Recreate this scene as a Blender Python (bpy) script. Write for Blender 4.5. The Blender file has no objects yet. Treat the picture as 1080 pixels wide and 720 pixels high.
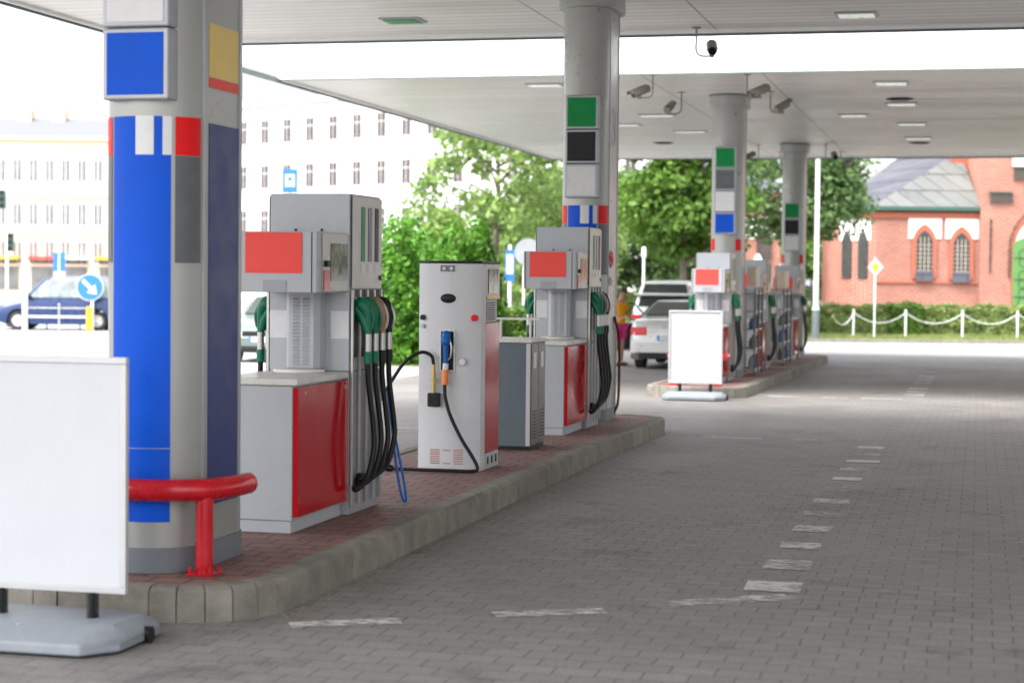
import bpy, math, random
import numpy as np
from mathutils import Vector, Matrix
R = math.radians
rnd = random.Random(7)
S = bpy.context.scene
COL = S.collection

# ------------------------------------------------------------------ helpers
def gz(Y):
    """height of the ground: level forecourt, then a slight fall, then level street"""
    if Y < 18: return 0.0
    return -0.009 * (min(Y, 45.0) - 18)

def catmull(pts, n=8):
    P = [Vector(p) for p in pts]
    P = [P[0] * 2 - P[1]] + P + [P[-1] * 2 - P[-2]]
    out = []
    for i in range(1, len(P) - 2):
        a, b, c, d = P[i - 1], P[i], P[i + 1], P[i + 2]
        for k in range(n):
            t = k / n
            out.append(0.5 * ((2 * b) + (c - a) * t + (2 * a - 5 * b + 4 * c - d) * t * t + (3 * b - a - 3 * c + d) * t ** 3))
    out.append(P[-2])
    return out

class MB:
    def __init__(s): s.v = []; s.f = []; s.m = []
    def add(s, vs, fs, m=0):
        o = len(s.v); s.v += [tuple(v) for v in vs]
        for f in fs: s.f.append(tuple(i + o for i in f)); s.m.append(m)
        return s
    def box(s, x0, x1, y0, y1, z0, z1, m=0):
        v = [(x0,y0,z0),(x1,y0,z0),(x1,y1,z0),(x0,y1,z0),(x0,y0,z1),(x1,y0,z1),(x1,y1,z1),(x0,y1,z1)]
        return s.add(v, [(0,3,2,1),(4,5,6,7),(0,1,5,4),(1,2,6,5),(2,3,7,6),(3,0,4,7)], m)
    def prism(s, poly, axis, d0, d1, m=0):
        """poly of 2-D points extruded along axis. axis x: (y,z); y: (x,z); z: (x,y)"""
        def P(a, b, d): return {'x': (d, a, b), 'y': (a, d, b), 'z': (a, b, d)}[axis]
        n = len(poly)
        v = [P(a, b, d0) for a, b in poly] + [P(a, b, d1) for a, b in poly]
        f = [tuple(range(n))[::-1], tuple(range(n, 2 * n))] + [(i, (i + 1) % n, n + (i + 1) % n, n + i) for i in range(n)]
        return s.add(v, f, m)
    def tube(s, path, r, n=10, m=0, cap=True):
        P = [Vector(p) for p in path]; rs = r if isinstance(r, (list, tuple)) else [r] * len(P)
        t = (P[1] - P[0]).normalized()
        u = t.cross(Vector((0, 0, 1)))
        if u.length < 1e-3: u = t.cross(Vector((1, 0, 0)))
        u.normalize(); vs = []
        for i, p in enumerate(P):
            a = P[max(i - 1, 0)]; b = P[min(i + 1, len(P) - 1)]
            t2 = (b - a).normalized()
            u = (u - t2 * u.dot(t2)).normalized(); w = t2.cross(u)
            for k in range(n):
                an = 2 * math.pi * k / n
                vs.append(p + (u * math.cos(an) + w * math.sin(an)) * rs[i])
        fs = []
        for i in range(len(P) - 1):
            for k in range(n):
                fs.append((i * n + k, i * n + (k + 1) % n, (i + 1) * n + (k + 1) % n, (i + 1) * n + k))
        if cap:
            fs.append(tuple(range(n))[::-1]); fs.append(tuple(range((len(P) - 1) * n, len(P) * n)))
        return s.add(vs, fs, m)
    def cyl(s, p0, p1, r, n=16, m=0, r1=None):
        return s.tube([p0, p1], [r, r if r1 is None else r1], n, m)
    def ball(s, c, r, n=10, m=0, sc=(1, 1, 1)):
        c = Vector(c); vs = []; fs = []; k = n; h = n // 2 + 1
        for i in range(1, h):
            th = math.pi * i / h
            for j in range(k):
                ph = 2 * math.pi * j / k
                vs.append((c.x + r * sc[0] * math.sin(th) * math.cos(ph), c.y + r * sc[1] * math.sin(th) * math.sin(ph), c.z + r * sc[2] * math.cos(th)))
        for i in range(h - 2):
            for j in range(k):
                fs.append((i * k + j, (i + 1) * k + j, (i + 1) * k + (j + 1) % k, i * k + (j + 1) % k))
        vs.append((c.x, c.y, c.z + r * sc[2])); vs.append((c.x, c.y, c.z - r * sc[2]))
        a = len(vs) - 2
        for j in range(k):
            fs.append((a, j, (j + 1) % k)); fs.append((a + 1, (h - 2) * k + (j + 1) % k, (h - 2) * k + j))
        return s.add(vs, fs, m)
    def build(s, name, mats, parent=None, bevel=0, smooth=32, loc=None, rotz=0):
        me = bpy.data.meshes.new(name); me.from_pydata(s.v, [], s.f)
        if not isinstance(mats, (list, tuple)): mats = [mats]
        for m in mats: me.materials.append(m)
        me.polygons.foreach_set('material_index', s.m)
        me.update()
        if smooth:
            me.polygons.foreach_set('use_smooth', [True] * len(s.f)); me.set_sharp_from_angle(angle=R(smooth))
        o = bpy.data.objects.new(name, me); COL.objects.link(o)
        if parent: o.parent = parent
        if loc: o.location = loc
        o.rotation_euler.z = rotz
        if bevel:
            b = o.modifiers.new('bevel', 'BEVEL'); b.width = bevel; b.segments = 2; b.limit_method = 'ANGLE'; b.angle_limit = R(40)
            b.harden_normals = True
        return o

def tag(o, label=None, cat=None, group=None, kind=None):
    if label: o['label'] = label
    if cat: o['category'] = cat
    if group: o['group'] = group
    if kind: o['kind'] = kind
    return o
def empty(name, loc, rz=0, label=None, cat=None, group=None):
    o = bpy.data.objects.new(name, None); COL.objects.link(o); o.empty_display_size = .1
    o.location = loc; o.rotation_euler.z = rz
    return tag(o, label, cat, group)
def copy_tree(o, parent=None):
    c = o.copy(); COL.objects.link(c)
    if parent: c.parent = parent
    for ch in list(o.children): copy_tree(ch, c)
    return c

# ------------------------------------------------------------------ materials
def mat(name, col, rough=.5, metal=0, var=.06, vscale=6, bump=0, bscale=60, spec=.5, coat=0, dirt=0, island=0, trans=0):
    m = bpy.data.materials.new(name); m.use_nodes = True; nt = m.node_tree; N = nt.nodes; L = nt.links
    b = N['Principled BSDF']; b.inputs['Roughness'].default_value = rough; b.inputs['Metallic'].default_value = metal
    b.inputs['Specular IOR Level'].default_value = spec; b.inputs['Coat Weight'].default_value = coat
    tc = N.new('ShaderNodeTexCoord')
    nz = N.new('ShaderNodeTexNoise'); nz.inputs['Scale'].default_value = vscale; nz.inputs['Detail'].default_value = 5; nz.inputs['Roughness'].default_value = .65
    L.new(tc.outputs['Object'], nz.inputs['Vector'])
    mr = N.new('ShaderNodeMapRange'); mr.inputs[1].default_value = .3; mr.inputs[2].default_value = .7
    mr.inputs[3].default_value = 1 - var; mr.inputs[4].default_value = 1 + var; L.new(nz.outputs[0], mr.inputs[0])
    val = mr.outputs[0]
    if island:
        ge = N.new('ShaderNodeNewGeometry'); m2 = N.new('ShaderNodeMapRange'); m2.inputs[3].default_value = 1 - island; m2.inputs[4].default_value = 1 + island
        L.new(ge.outputs['Random Per Island'], m2.inputs[0])
        mu = N.new('ShaderNodeMath'); mu.operation = 'MULTIPLY'; L.new(val, mu.inputs[0]); L.new(m2.outputs[0], mu.inputs[1]); val = mu.outputs[0]
    mx = N.new('ShaderNodeMix'); mx.data_type = 'RGBA'; mx.blend_type = 'MULTIPLY'; mx.inputs[0].default_value = 1
    mx.inputs[6].default_value = (*col, 1); L.new(val, mx.inputs[7]); c = mx.outputs[2]
    if dirt:
        n2 = N.new('ShaderNodeTexNoise'); n2.inputs['Scale'].default_value = 3.2; n2.inputs['Detail'].default_value = 9; n2.inputs['Roughness'].default_value = .72
        L.new(tc.outputs['Object'], n2.inputs['Vector'])
        r2 = N.new('ShaderNodeMapRange'); r2.inputs[1].default_value = .52; r2.inputs[2].default_value = .75; r2.inputs[3].default_value = 0; r2.inputs[4].default_value = dirt
        L.new(n2.outputs[0], r2.inputs[0])
        m3 = N.new('ShaderNodeMix'); m3.data_type = 'RGBA'; L.new(r2.outputs[0], m3.inputs[0]); L.new(c, m3.inputs[6]); m3.inputs[7].default_value = (.12, .10, .08, 1); c = m3.outputs[2]
    L.new(c, b.inputs['Base Color'])
    rr = N.new('ShaderNodeMapRange'); rr.inputs[1].default_value = .3; rr.inputs[2].default_value = .7; rr.inputs[3].default_value = max(rough - .07, .02); rr.inputs[4].default_value = min(rough + .09, 1)
    L.new(nz.outputs[0], rr.inputs[0]); L.new(rr.outputs[0], b.inputs['Roughness'])
    if bump:
        n3 = N.new('ShaderNodeTexNoise'); n3.inputs['Scale'].default_value = bscale; n3.inputs['Detail'].default_value = 4; L.new(tc.outputs['Object'], n3.inputs['Vector'])
        bp = N.new('ShaderNodeBump'); bp.inputs['Strength'].default_value = bump; bp.inputs['Distance'].default_value = .01
        L.new(n3.outputs[0], bp.inputs['Height']); L.new(bp.outputs[0], b.inputs['Normal'])
    return m

def brick_mat(name, c1, c2, cm, w, h, mort, rough=.75, plane='xy', bump=.6, stain=.25, stcol=(.05, .05, .05), spec=.4, bias=0.0, blotch=.78):
    m = bpy.data.materials.new(name); m.use_nodes = True; nt = m.node_tree; N = nt.nodes; L = nt.links
    b = N['Principled BSDF']; b.inputs['Roughness'].default_value = rough; b.inputs['Specular IOR Level'].default_value = spec
    tc = N.new('ShaderNodeTexCoord'); src = tc.outputs['Object']
    nd = N.new('ShaderNodeTexNoise'); nd.inputs['Scale'].default_value = 2.3; nd.inputs['Detail'].default_value = 2; L.new(src, nd.inputs['Vector'])
    sb = N.new('ShaderNodeVectorMath'); sb.operation = 'SUBTRACT'; sb.inputs[1].default_value = (.5, .5, .5); L.new(nd.outputs[1], sb.inputs[0])
    sc = N.new('ShaderNodeVectorMath'); sc.operation = 'SCALE'; sc.inputs[3].default_value = .025; L.new(sb.outputs[0], sc.inputs[0])
    ad = N.new('ShaderNodeVectorMath'); L.new(src, ad.inputs[0]); L.new(sc.outputs[0], ad.inputs[1]); vec = ad.outputs[0]
    if plane != 'xy':
        sp = N.new('ShaderNodeSeparateXYZ'); cb = N.new('ShaderNodeCombineXYZ'); L.new(vec, sp.inputs[0])
        aa = N.new('ShaderNodeMath'); L.new(sp.outputs[0], aa.inputs[0]); L.new(sp.outputs[1], aa.inputs[1])
        L.new(aa.outputs[0], cb.inputs[0]); L.new(sp.outputs[2], cb.inputs[1]); vec = cb.outputs[0]
    br = N.new('ShaderNodeTexBrick'); br.offset = .5; br.inputs['Scale'].default_value = 1; br.inputs['Brick Width'].default_value = w; br.inputs['Row Height'].default_value = h
    br.inputs['Mortar Size'].default_value = mort; br.inputs['Mortar Smooth'].default_value = .2; br.inputs['Bias'].default_value = bias
    br.inputs['Color1'].default_value = (*c1, 1); br.inputs['Color2'].default_value = (*c2, 1); br.inputs['Mortar'].default_value = (*cm, 1)
    L.new(vec, br.inputs['Vector'])
    n1 = N.new('ShaderNodeTexNoise'); n1.inputs['Scale'].default_value = .55; n1.inputs['Detail'].default_value = 8; n1.inputs['Roughness'].default_value = .62; L.new(src, n1.inputs['Vector'])
    r1 = N.new('ShaderNodeMapRange'); r1.inputs[1].default_value = .45; r1.inputs[2].default_value = .72; r1.inputs[4].default_value = stain; L.new(n1.outputs[0], r1.inputs[0])
    m1 = N.new('ShaderNodeMix'); m1.data_type = 'RGBA'; L.new(r1.outputs[0], m1.inputs[0]); L.new(br.outputs[0], m1.inputs[6]); m1.inputs[7].default_value = (*stcol, 1)
    n2 = N.new('ShaderNodeTexNoise'); n2.inputs['Scale'].default_value = 70; n2.inputs['Detail'].default_value = 4; L.new(src, n2.inputs['Vector'])
    r2 = N.new('ShaderNodeMapRange'); r2.inputs[1].default_value = .25; r2.inputs[2].default_value = .75; r2.inputs[3].default_value = .78; r2.inputs[4].default_value = 1.22; L.new(n2.outputs[0], r2.inputs[0])
    m2 = N.new('ShaderNodeMix'); m2.data_type = 'RGBA'; m2.blend_type = 'MULTIPLY'; m2.inputs[0].default_value = 1; L.new(m1.outputs[2], m2.inputs[6]); L.new(r2.outputs[0], m2.inputs[7])
    n4 = N.new('ShaderNodeTexNoise'); n4.inputs['Scale'].default_value = 1.7; n4.inputs['Detail'].default_value = 7; n4.inputs['Roughness'].default_value = .7; n4.inputs['Distortion'].default_value = .6; L.new(src, n4.inputs['Vector'])
    r4 = N.new('ShaderNodeMapRange'); r4.inputs[1].default_value = .56; r4.inputs[2].default_value = .70; r4.inputs[3].default_value = 1; r4.inputs[4].default_value = blotch; L.new(n4.outputs[0], r4.inputs[0])
    m4 = N.new('ShaderNodeMix'); m4.data_type = 'RGBA'; m4.blend_type = 'MULTIPLY'; m4.inputs[0].default_value = 1; L.new(m2.outputs[2], m4.inputs[6]); L.new(r4.outputs[0], m4.inputs[7]); m2 = m4
    L.new(m2.outputs[2], b.inputs['Base Color'])
    rr = N.new('ShaderNodeMapRange'); rr.inputs[1].default_value = .35; rr.inputs[2].default_value = .7; rr.inputs[3].default_value = rough + .08; rr.inputs[4].default_value = rough - .15; L.new(n1.outputs[0], rr.inputs[0]); L.new(rr.outputs[0], b.inputs['Roughness'])
    hh = N.new('ShaderNodeMath'); hh.operation = 'MULTIPLY_ADD'; hh.inputs[1].default_value = -1; L.new(br.outputs['Fac'], hh.inputs[0]); 
    h2 = N.new('ShaderNodeMath'); h2.operation = 'MULTIPLY'; h2.inputs[1].default_value = .3; L.new(n2.outputs[0], h2.inputs[0]); L.new(h2.outputs[0], hh.inputs[2])
    bp = N.new('ShaderNodeBump'); bp.inputs['Strength'].default_value = bump; bp.inputs['Distance'].default_value = .006; L.new(hh.outputs[0], bp.inputs['Height']); L.new(bp.outputs[0], b.inputs['Normal'])
    return m

def leaf_mat(name, c_dark, c_light, rough=.5, nscale=.9):
    m = bpy.data.materials.new(name); m.use_nodes = True; nt = m.node_tree; N = nt.nodes; L = nt.links
    b = N['Principled BSDF']; b.inputs['Roughness'].default_value = rough; b.inputs['Specular IOR Level'].default_value = .3
    ge = N.new('ShaderNodeNewGeometry'); tc = N.new('ShaderNodeTexCoord')
    nz = N.new('ShaderNodeTexNoise'); nz.inputs['Scale'].default_value = nscale; nz.inputs['Detail'].default_value = 2; L.new(tc.outputs['Object'], nz.inputs['Vector'])
    a = N.new('ShaderNodeMath'); a.operation = 'MULTIPLY_ADD'; a.inputs[1].default_value = .55; L.new(ge.outputs['Random Per Island'], a.inputs[0])
    n2 = N.new('ShaderNodeMath'); n2.operation = 'MULTIPLY_ADD'; n2.inputs[1].default_value = 1.3; n2.inputs[2].default_value = -.4; L.new(nz.outputs[0], n2.inputs[0]); L.new(n2.outputs[0], a.inputs[2])
    mx = N.new('ShaderNodeMix'); mx.data_type = 'RGBA'; mx.clamp_factor = True; L.new(a.outputs[0], mx.inputs[0]); mx.inputs[6].default_value = (*c_dark, 1); mx.inputs[7].default_value = (*c_light, 1)
    L.new(mx.outputs[2], b.inputs['Base Color'])
    tr = N.new('ShaderNodeBsdfTranslucent'); L.new(mx.outputs[2], tr.inputs[0])
    ms = N.new('ShaderNodeMixShader'); ms.inputs[0].default_value = .35; L.new(b.outputs[0], ms.inputs[1]); L.new(tr.outputs[0], ms.inputs[2])
    L.new(ms.outputs[0], N['Material Output'].inputs[0])
    return m

def stripe_mat(name, col, pitch, gap, axis=1, dark=.25, rough=.45, seams=()):
    m = bpy.data.materials.new(name); m.use_nodes = True; nt = m.node_tree; N = nt.nodes; L = nt.links
    b = N['Principled BSDF']; b.inputs['Roughness'].default_value = rough
    tc = N.new('ShaderNodeTexCoord'); sp = N.new('ShaderNodeSeparateXYZ'); L.new(tc.outputs['Object'], sp.inputs[0])
    d = N.new('ShaderNodeMath'); d.operation = 'DIVIDE'; d.inputs[1].default_value = pitch; L.new(sp.outputs[axis], d.inputs[0])
    fr = N.new('ShaderNodeMath'); fr.operation = 'FRACT'; L.new(d.outputs[0], fr.inputs[0])
    lt = N.new('ShaderNodeMath'); lt.operation = 'LESS_THAN'; lt.inputs[1].default_value = gap; L.new(fr.outputs[0], lt.inputs[0]); fac = lt.outputs[0]
    for sx in seams:
        cm = N.new('ShaderNodeMath'); cm.operation = 'COMPARE'; cm.inputs[1].default_value = sx; cm.inputs[2].default_value = .012; L.new(sp.outputs[0], cm.inputs[0])
        mxm = N.new('ShaderNodeMath'); mxm.operation = 'MAXIMUM'; L.new(fac, mxm.inputs[0]); L.new(cm.outputs[0], mxm.inputs[1]); fac = mxm.outputs[0]
    fl = N.new('ShaderNodeMath'); fl.operation = 'FLOOR'; L.new(d.outputs[0], fl.inputs[0])
    wn = N.new('ShaderNodeTexWhiteNoise'); wn.noise_dimensions = '1D'; L.new(fl.outputs[0], wn.inputs['W'])
    nz = N.new('ShaderNodeTexNoise'); nz.inputs['Scale'].default_value = .7; nz.inputs['Detail'].default_value = 6; L.new(tc.outputs['Object'], nz.inputs['Vector'])
    ad = N.new('ShaderNodeMath'); L.new(wn.outputs[0], ad.inputs[0]); L.new(nz.outputs[0], ad.inputs[1])
    mr = N.new('ShaderNodeMapRange'); mr.inputs[1].default_value = .2; mr.inputs[2].default_value = 1.6; mr.inputs[3].default_value = .76; mr.inputs[4].default_value = 1.06; L.new(ad.outputs[0], mr.inputs[0])
    mx = N.new('ShaderNodeMix'); mx.data_type = 'RGBA'; mx.blend_type = 'MULTIPLY'; mx.inputs[0].default_value = 1; mx.inputs[6].default_value = (*col, 1); L.new(mr.outputs[0], mx.inputs[7])
    m2 = N.new('ShaderNodeMix'); m2.data_type = 'RGBA'; L.new(fac, m2.inputs[0]); L.new(mx.outputs[2], m2.inputs[6]); m2.inputs[7].default_value = tuple(c * dark for c in col) + (1,)
    L.new(m2.outputs[2], b.inputs['Base Color'])
    rr = N.new('ShaderNodeMapRange'); rr.inputs[3].default_value = rough - .12; rr.inputs[4].default_value = rough + .12; L.new(wn.outputs[0], rr.inputs[0]); L.new(rr.outputs[0], b.inputs['Roughness'])
    bp = N.new('ShaderNodeBump'); bp.inputs['Strength'].default_value = .5; bp.inputs['Distance'].default_value = .01; bp.invert = True; L.new(fac, bp.inputs['Height']); L.new(bp.outputs[0], b.inputs['Normal'])
    return m

def lamp_mat():
    m = bpy.data.materials.new('lit_lamp_cover'); m.use_nodes = True; nt = m.node_tree; b = nt.nodes['Principled BSDF']
    b.inputs['Base Color'].default_value = (.75, .78, .74, 1); b.inputs['Emission Color'].default_value = (.95, 1, .94, 1); b.inputs['Emission Strength'].default_value = .07
    nz = nt.nodes.new('ShaderNodeTexNoise'); nz.inputs['Scale'].default_value = 4; mr = nt.nodes.new('ShaderNodeMapRange'); mr.inputs[3].default_value = .2; mr.inputs[4].default_value = .4
    nt.links.new(nz.outputs[0], mr.inputs[0]); nt.links.new(mr.outputs[0], b.inputs['Roughness'])
    return m
def worn_paint(name):
    m = bpy.data.materials.new(name); m.use_nodes = True; nt = m.node_tree; N = nt.nodes; L = nt.links
    b = N['Principled BSDF']; b.inputs['Base Color'].default_value = (.60, .59, .57, 1); b.inputs['Roughness'].default_value = .7
    tc = N.new('ShaderNodeTexCoord'); mp = N.new('ShaderNodeMapping'); mp.inputs['Scale'].default_value = (1, 2.2, 1); L.new(tc.outputs['Object'], mp.inputs[0])
    n = N.new('ShaderNodeTexNoise'); n.inputs['Scale'].default_value = 9; n.inputs['Detail'].default_value = 9; n.inputs['Roughness'].default_value = .75; L.new(mp.outputs[0], n.inputs['Vector'])
    n2 = N.new('ShaderNodeTexNoise'); n2.inputs['Scale'].default_value = 1.1; n2.inputs['Detail'].default_value = 2; L.new(tc.outputs['Object'], n2.inputs['Vector'])
    ad = N.new('ShaderNodeMath'); ad.operation = 'MULTIPLY_ADD'; ad.inputs[1].default_value = .5; L.new(n2.outputs[0], ad.inputs[0]); L.new(n.outputs[0], ad.inputs[2])
    ge = N.new('ShaderNodeNewGeometry'); a2 = N.new('ShaderNodeMath'); a2.operation = 'MULTIPLY_ADD'; a2.inputs[1].default_value = .10; L.new(ge.outputs['Random Per Island'], a2.inputs[0]); L.new(ad.outputs[0], a2.inputs[2]); ad = a2
    mr = N.new('ShaderNodeMapRange'); mr.inputs[1].default_value = .68; mr.inputs[2].default_value = .84; mr.inputs[3].default_value = .04; mr.inputs[4].default_value = .92; L.new(ad.outputs[0], mr.inputs[0])
    t = N.new('ShaderNodeBsdfTransparent'); ms = N.new('ShaderNodeMixShader'); L.new(mr.outputs[0], ms.inputs[0]); L.new(t.outputs[0], ms.inputs[1]); L.new(b.outputs[0], ms.inputs[2])
    L.new(ms.outputs[0], N['Material Output'].inputs[0])
    return m

M = {}
M['paver'] = brick_mat('grey_pavers', (.242, .229, .217), (.203, .192, .182), (.128, .119, .111), .2, .165, .0058, rough=.66, stain=.75, stcol=(.142, .136, .130), bump=.35, blotch=.62)
M['redpaver'] = brick_mat('red_pavers', (.26, .145, .125), (.215, .118, .10), (.06, .04, .036), .2, .165, .008, rough=.72, stain=.45, stcol=(.15, .115, .105))
M['asphalt'] = mat('asphalt', (.26, .26, .255), .85, var=.12, vscale=1.5, bump=.4, bscale=120)
M['road'] = mat('light_asphalt', (.30, .30, .30), .8, var=.1, vscale=.8, bump=.4, bscale=120)
M['kerb'] = mat('kerb_concrete', (.215, .20, .17), .88, var=.28, vscale=5, bump=.8, bscale=70, dirt=.55, island=.16)
M['grassbase'] = mat('lawn_soil', (.10, .13, .04), .9, var=.3, vscale=2)
M['colgrey'] = mat('column_grey', (.335, .34, .325), .32, metal=.3, var=.03, vscale=3, spec=.4, dirt=.06)
M['plinth'] = mat('plinth_grey', (.14, .16, .18), .5, var=.06, dirt=.15)
M['frame'] = mat('panel_frame', (.36, .37, .40), .35, metal=.3, var=.03)
M['blue'] = mat('blue_vinyl', (.002, .078, .55), .45, var=.10, vscale=2.5, spec=.15)
M['dblue'] = mat('dark_blue_vinyl', (.012, .026, .15), .4, var=.1, spec=.3)
M['red'] = mat('red_vinyl', (.70, .006, .008), .4, var=.05, spec=.2)
M['coral'] = mat('coral_red_panel', (.80, .075, .062), .5, var=.03, spec=.25)
M['redpanel'] = mat('red_lacquer', (.42, .006, .012), .12, var=.05, spec=.3)
M['redpaint'] = mat('red_rail_paint', (.50, .004, .014), .25, var=.12, spec=.4, coat=.2, bump=.10, bscale=30, dirt=.22)
M['dgrey'] = mat('dark_grey_vinyl', (.09, .095, .105), .4, var=.18, vscale=9)
M['white'] = mat('white_sheet', (.52, .53, .555), .55, var=.03, vscale=3, spec=.2)
M['whitepanel'] = mat('white_panel', (.62, .62, .63), .4, var=.05, vscale=14)
M['green'] = mat('green_panel', (.0, .22, .05), .4, var=.15, vscale=10, spec=.2)
M['black'] = mat('black_panel', (.008, .009, .012), .4, var=.1, spec=.25)
M['yellow'] = mat('yellow_sticker', (.72, .52, .13), .45, var=.06)
M['pump'] = mat('pump_grey', (.40, .415, .445), .4, var=.035, vscale=4, spec=.4, dirt=.08)
M['pumpdk'] = mat('pump_mid_grey', (.30, .30, .34), .4, var=.05)
M['steel'] = mat('brushed_steel', (.46, .45, .43), .34, metal=.75, var=.04, vscale=3)
M['towerside'] = mat('satin_side_panel', (.36, .35, .335), .32, metal=.45, var=.04, vscale=2)
M['rubber'] = mat('black_rubber', (.005, .005, .006), .42, var=.2, spec=.3)
M['plastic'] = mat('black_plastic', (.010, .010, .012), .45, var=.1, spec=.3)
M['ngreen'] = mat('green_nozzle', (.004, .14, .072), .4, var=.1, spec=.35)
M['cream'] = mat('cream_plastic', (.55, .48, .40), .4, var=.06)
M['copper'] = mat('brown_plastic', (.30, .16, .11), .35, var=.06)
M['screen'] = mat('display_glass', (.09, .10, .025), .1, var=.6, vscale=9, spec=.5)
M['counter'] = mat('counter_stone', (.60, .58, .55), .35, var=.06, dirt=.25)
M['tray'] = mat('tray_white', (.66, .64, .60), .5, var=.12, dirt=.5)
M['maroon'] = mat('maroon_reflection', (.10, .008, .012), .4)  # colour of the hose reflection on the second column's side
M['purple'] = mat('purple_label', (.13, .12, .17), .4)
M['paleg'] = mat('pale_grey_plastic', (.24, .265, .295), .55, var=.10, vscale=4, dirt=.35)
M['alu'] = mat('aluminium_frame', (.50, .50, .51), .35, metal=.3, var=.03)
M['cng'] = mat('white_pump_paint', (.52, .52, .54), .4, var=.03, vscale=4, dirt=.12)
M['brass'] = mat('brass', (.42, .33, .12), .35, metal=.8)
M['nblue'] = mat('blue_nozzle', (.006, .10, .36), .4, spec=.3)
M['orange'] = mat('orange_grip', (.75, .20, .03), .4)
M['slate'] = mat('slate_panel', (.085, .115, .14), .42, var=.05)
M['brownside'] = mat('bronze_side', (.13, .125, .115), .35, metal=.3)
M['beige'] = mat('beige_board', (.52, .44, .35), .4, var=.1, vscale=9)
M['ceil'] = stripe_mat('ceiling_strips', (.74, .715, .68), .30, .07, 1, .35, .42, seams=(-5.2, -3.3))
M['fascia'] = mat('white_fascia', (.82, .82, .82), .4, var=.02)
M['trim'] = mat('dark_trim', (.10, .13, .12), .5)
M['cam'] = mat('camera_housing', (.20, .19, .155), .45, metal=.1, var=.06)
M['lamp'] = lamp_mat()
M['paint'] = worn_paint('worn_road_paint')
M['brick'] = brick_mat('church_brick', (.39, .118, .068), (.28, .082, .048), (.42, .32, .27), .26, .09, .014, rough=.85, plane='xz', stain=.55, stcol=(.27, .10, .075))
M['brickplain'] = mat('arch_brick', (.36, .108, .064), .85, var=.12, vscale=8)
M['plaster'] = mat('white_plaster', (.72, .70, .66), .85, var=.05)
M['slateroof'] = brick_mat('slate_roof', (.098, .10, .118), (.08, .082, .10), (.05, .052, .062), .9, .55, .03, rough=.8, plane='xz', stain=.25, stcol=(.14, .135, .15), spec=.1)
M['paleroof'] = brick_mat('pale_slate_roof', (.150, .157, .155), (.118, .125, .124), (.072, .077, .078), .8, .7, .04, rough=.8, plane='xz', stain=.4, stcol=(.20, .20, .16), spec=.1)
M['greentrim'] = mat('green_gutter', (.03, .09, .07), .5)
M['greendoor'] = mat('green_door', (.085, .22, .055), .6, var=.08)
M['iron'] = mat('wrought_iron', (.03, .03, .03), .6)
M['glasspale'] = mat('sky_lit_window', (.15, .15, .145), .35, var=.3, vscale=1)  # reflected sky is put into the pale pane colour
M['glassdk'] = mat('dark_window', (.045, .048, .045), .2, var=.3, vscale=4)
M['glassrd'] = mat('brown_window', (.075, .062, .056), .4, var=.3, vscale=2, spec=.2)
M['tileband'] = mat('glazed_tiles', (.09, .08, .065), .5, var=.5, vscale=18)
M['wallwhite'] = mat('white_render', (.60, .60, .61), .85, var=.04, vscale=.4)
M['wallcream'] = mat('cream_render', (.70, .60, .46), .85, var=.05, vscale=.3)
M['wallpink'] = mat('peach_render', (.68, .50, .38), .85, var=.05)
M['roofgrey'] = mat('grey_roof', (.15, .155, .165), .8, var=.05, spec=.2)
M['silver'] = mat('silver_car_paint', (.50, .51, .51), .3, metal=.3, var=.02, coat=.4)
M['palegreen'] = mat('pale_green_car_paint', (.13, .165, .145), .28, metal=.2, var=.02, coat=.4)
M['vanblue'] = mat('blue_car_paint', (.007, .024, .095), .28, var=.03, spec=.4, coat=.25)
M['vansilver'] = mat('silver_trim_paint', (.58, .58, .58), .35, var=.02)
M['carglass'] = mat('car_glass', (.025, .032, .03), .05, var=.3, vscale=3, spec=.7)
M['paleglass'] = mat('clear_car_glass', (.16, .19, .19), .06, var=.4, vscale=3, spec=.8)
M['tyre'] = mat('tyre', (.02, .02, .02), .8)
M['rim'] = mat('alloy_rim', (.5, .5, .5), .35, metal=.7)
M['tail'] = mat('tail_light', (.60, .015, .03), .15, coat=.5)
M['headl'] = mat('headlight_glass', (.65, .66, .68), .1, coat=.5)
M['polewhite'] = mat('white_pole', (.74, .75, .76), .45, var=.03)
M['polegrey'] = mat('galvanised_pole', (.36, .38, .40), .5, metal=.3)
M['signblue'] = mat('sign_blue', (.02, .15, .58), .4)
M['signback'] = mat('sign_back', (.40, .42, .45), .5, metal=.2)
M['signyel'] = mat('sign_yellow', (.80, .42, .02), .4)
M['skin'] = mat('skin', (.36, .19, .125), .55, var=.05)
M['hair'] = mat('dark_hair', (.03, .016, .011), .6)
M['shirt'] = mat('yellow_shirt', (.80, .34, .006), .8, var=.08, bump=.2)
M['shorts'] = mat('magenta_shorts', (.62, .02, .19), .8, var=.08)
M['shoe'] = mat('dark_shoe', (.03, .03, .035), .7)
M['bark'] = mat('bark', (.12, .095, .07), .9, var=.3, vscale=6, bump=.8, bscale=14)
M['straw'] = mat('fallen_leaf', (.42, .32, .12), .8, var=.2, island=.4)
M['leafA'] = leaf_mat('airy_leaves', (.115, .205, .05), (.285, .40, .115))
M['leafB'] = leaf_mat('dense_leaves', (.045, .11, .018), (.16, .28, .04))
M['leafC'] = leaf_mat('grey_green_leaves', (.055, .12, .04), (.17, .26, .09))  # the foliage's own grey green
M['leafT'] = leaf_mat('conifer_sprays', (.03, .13, .012), (.15, .36, .03), nscale=1.6)
M['leafH'] = leaf_mat('hedge_leaves', (.10, .17, .04), (.32, .39, .13), nscale=1.5)
M['grass'] = leaf_mat('grass_blades', (.12, .18, .04), (.33, .36, .13), nscale=.6)

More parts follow.
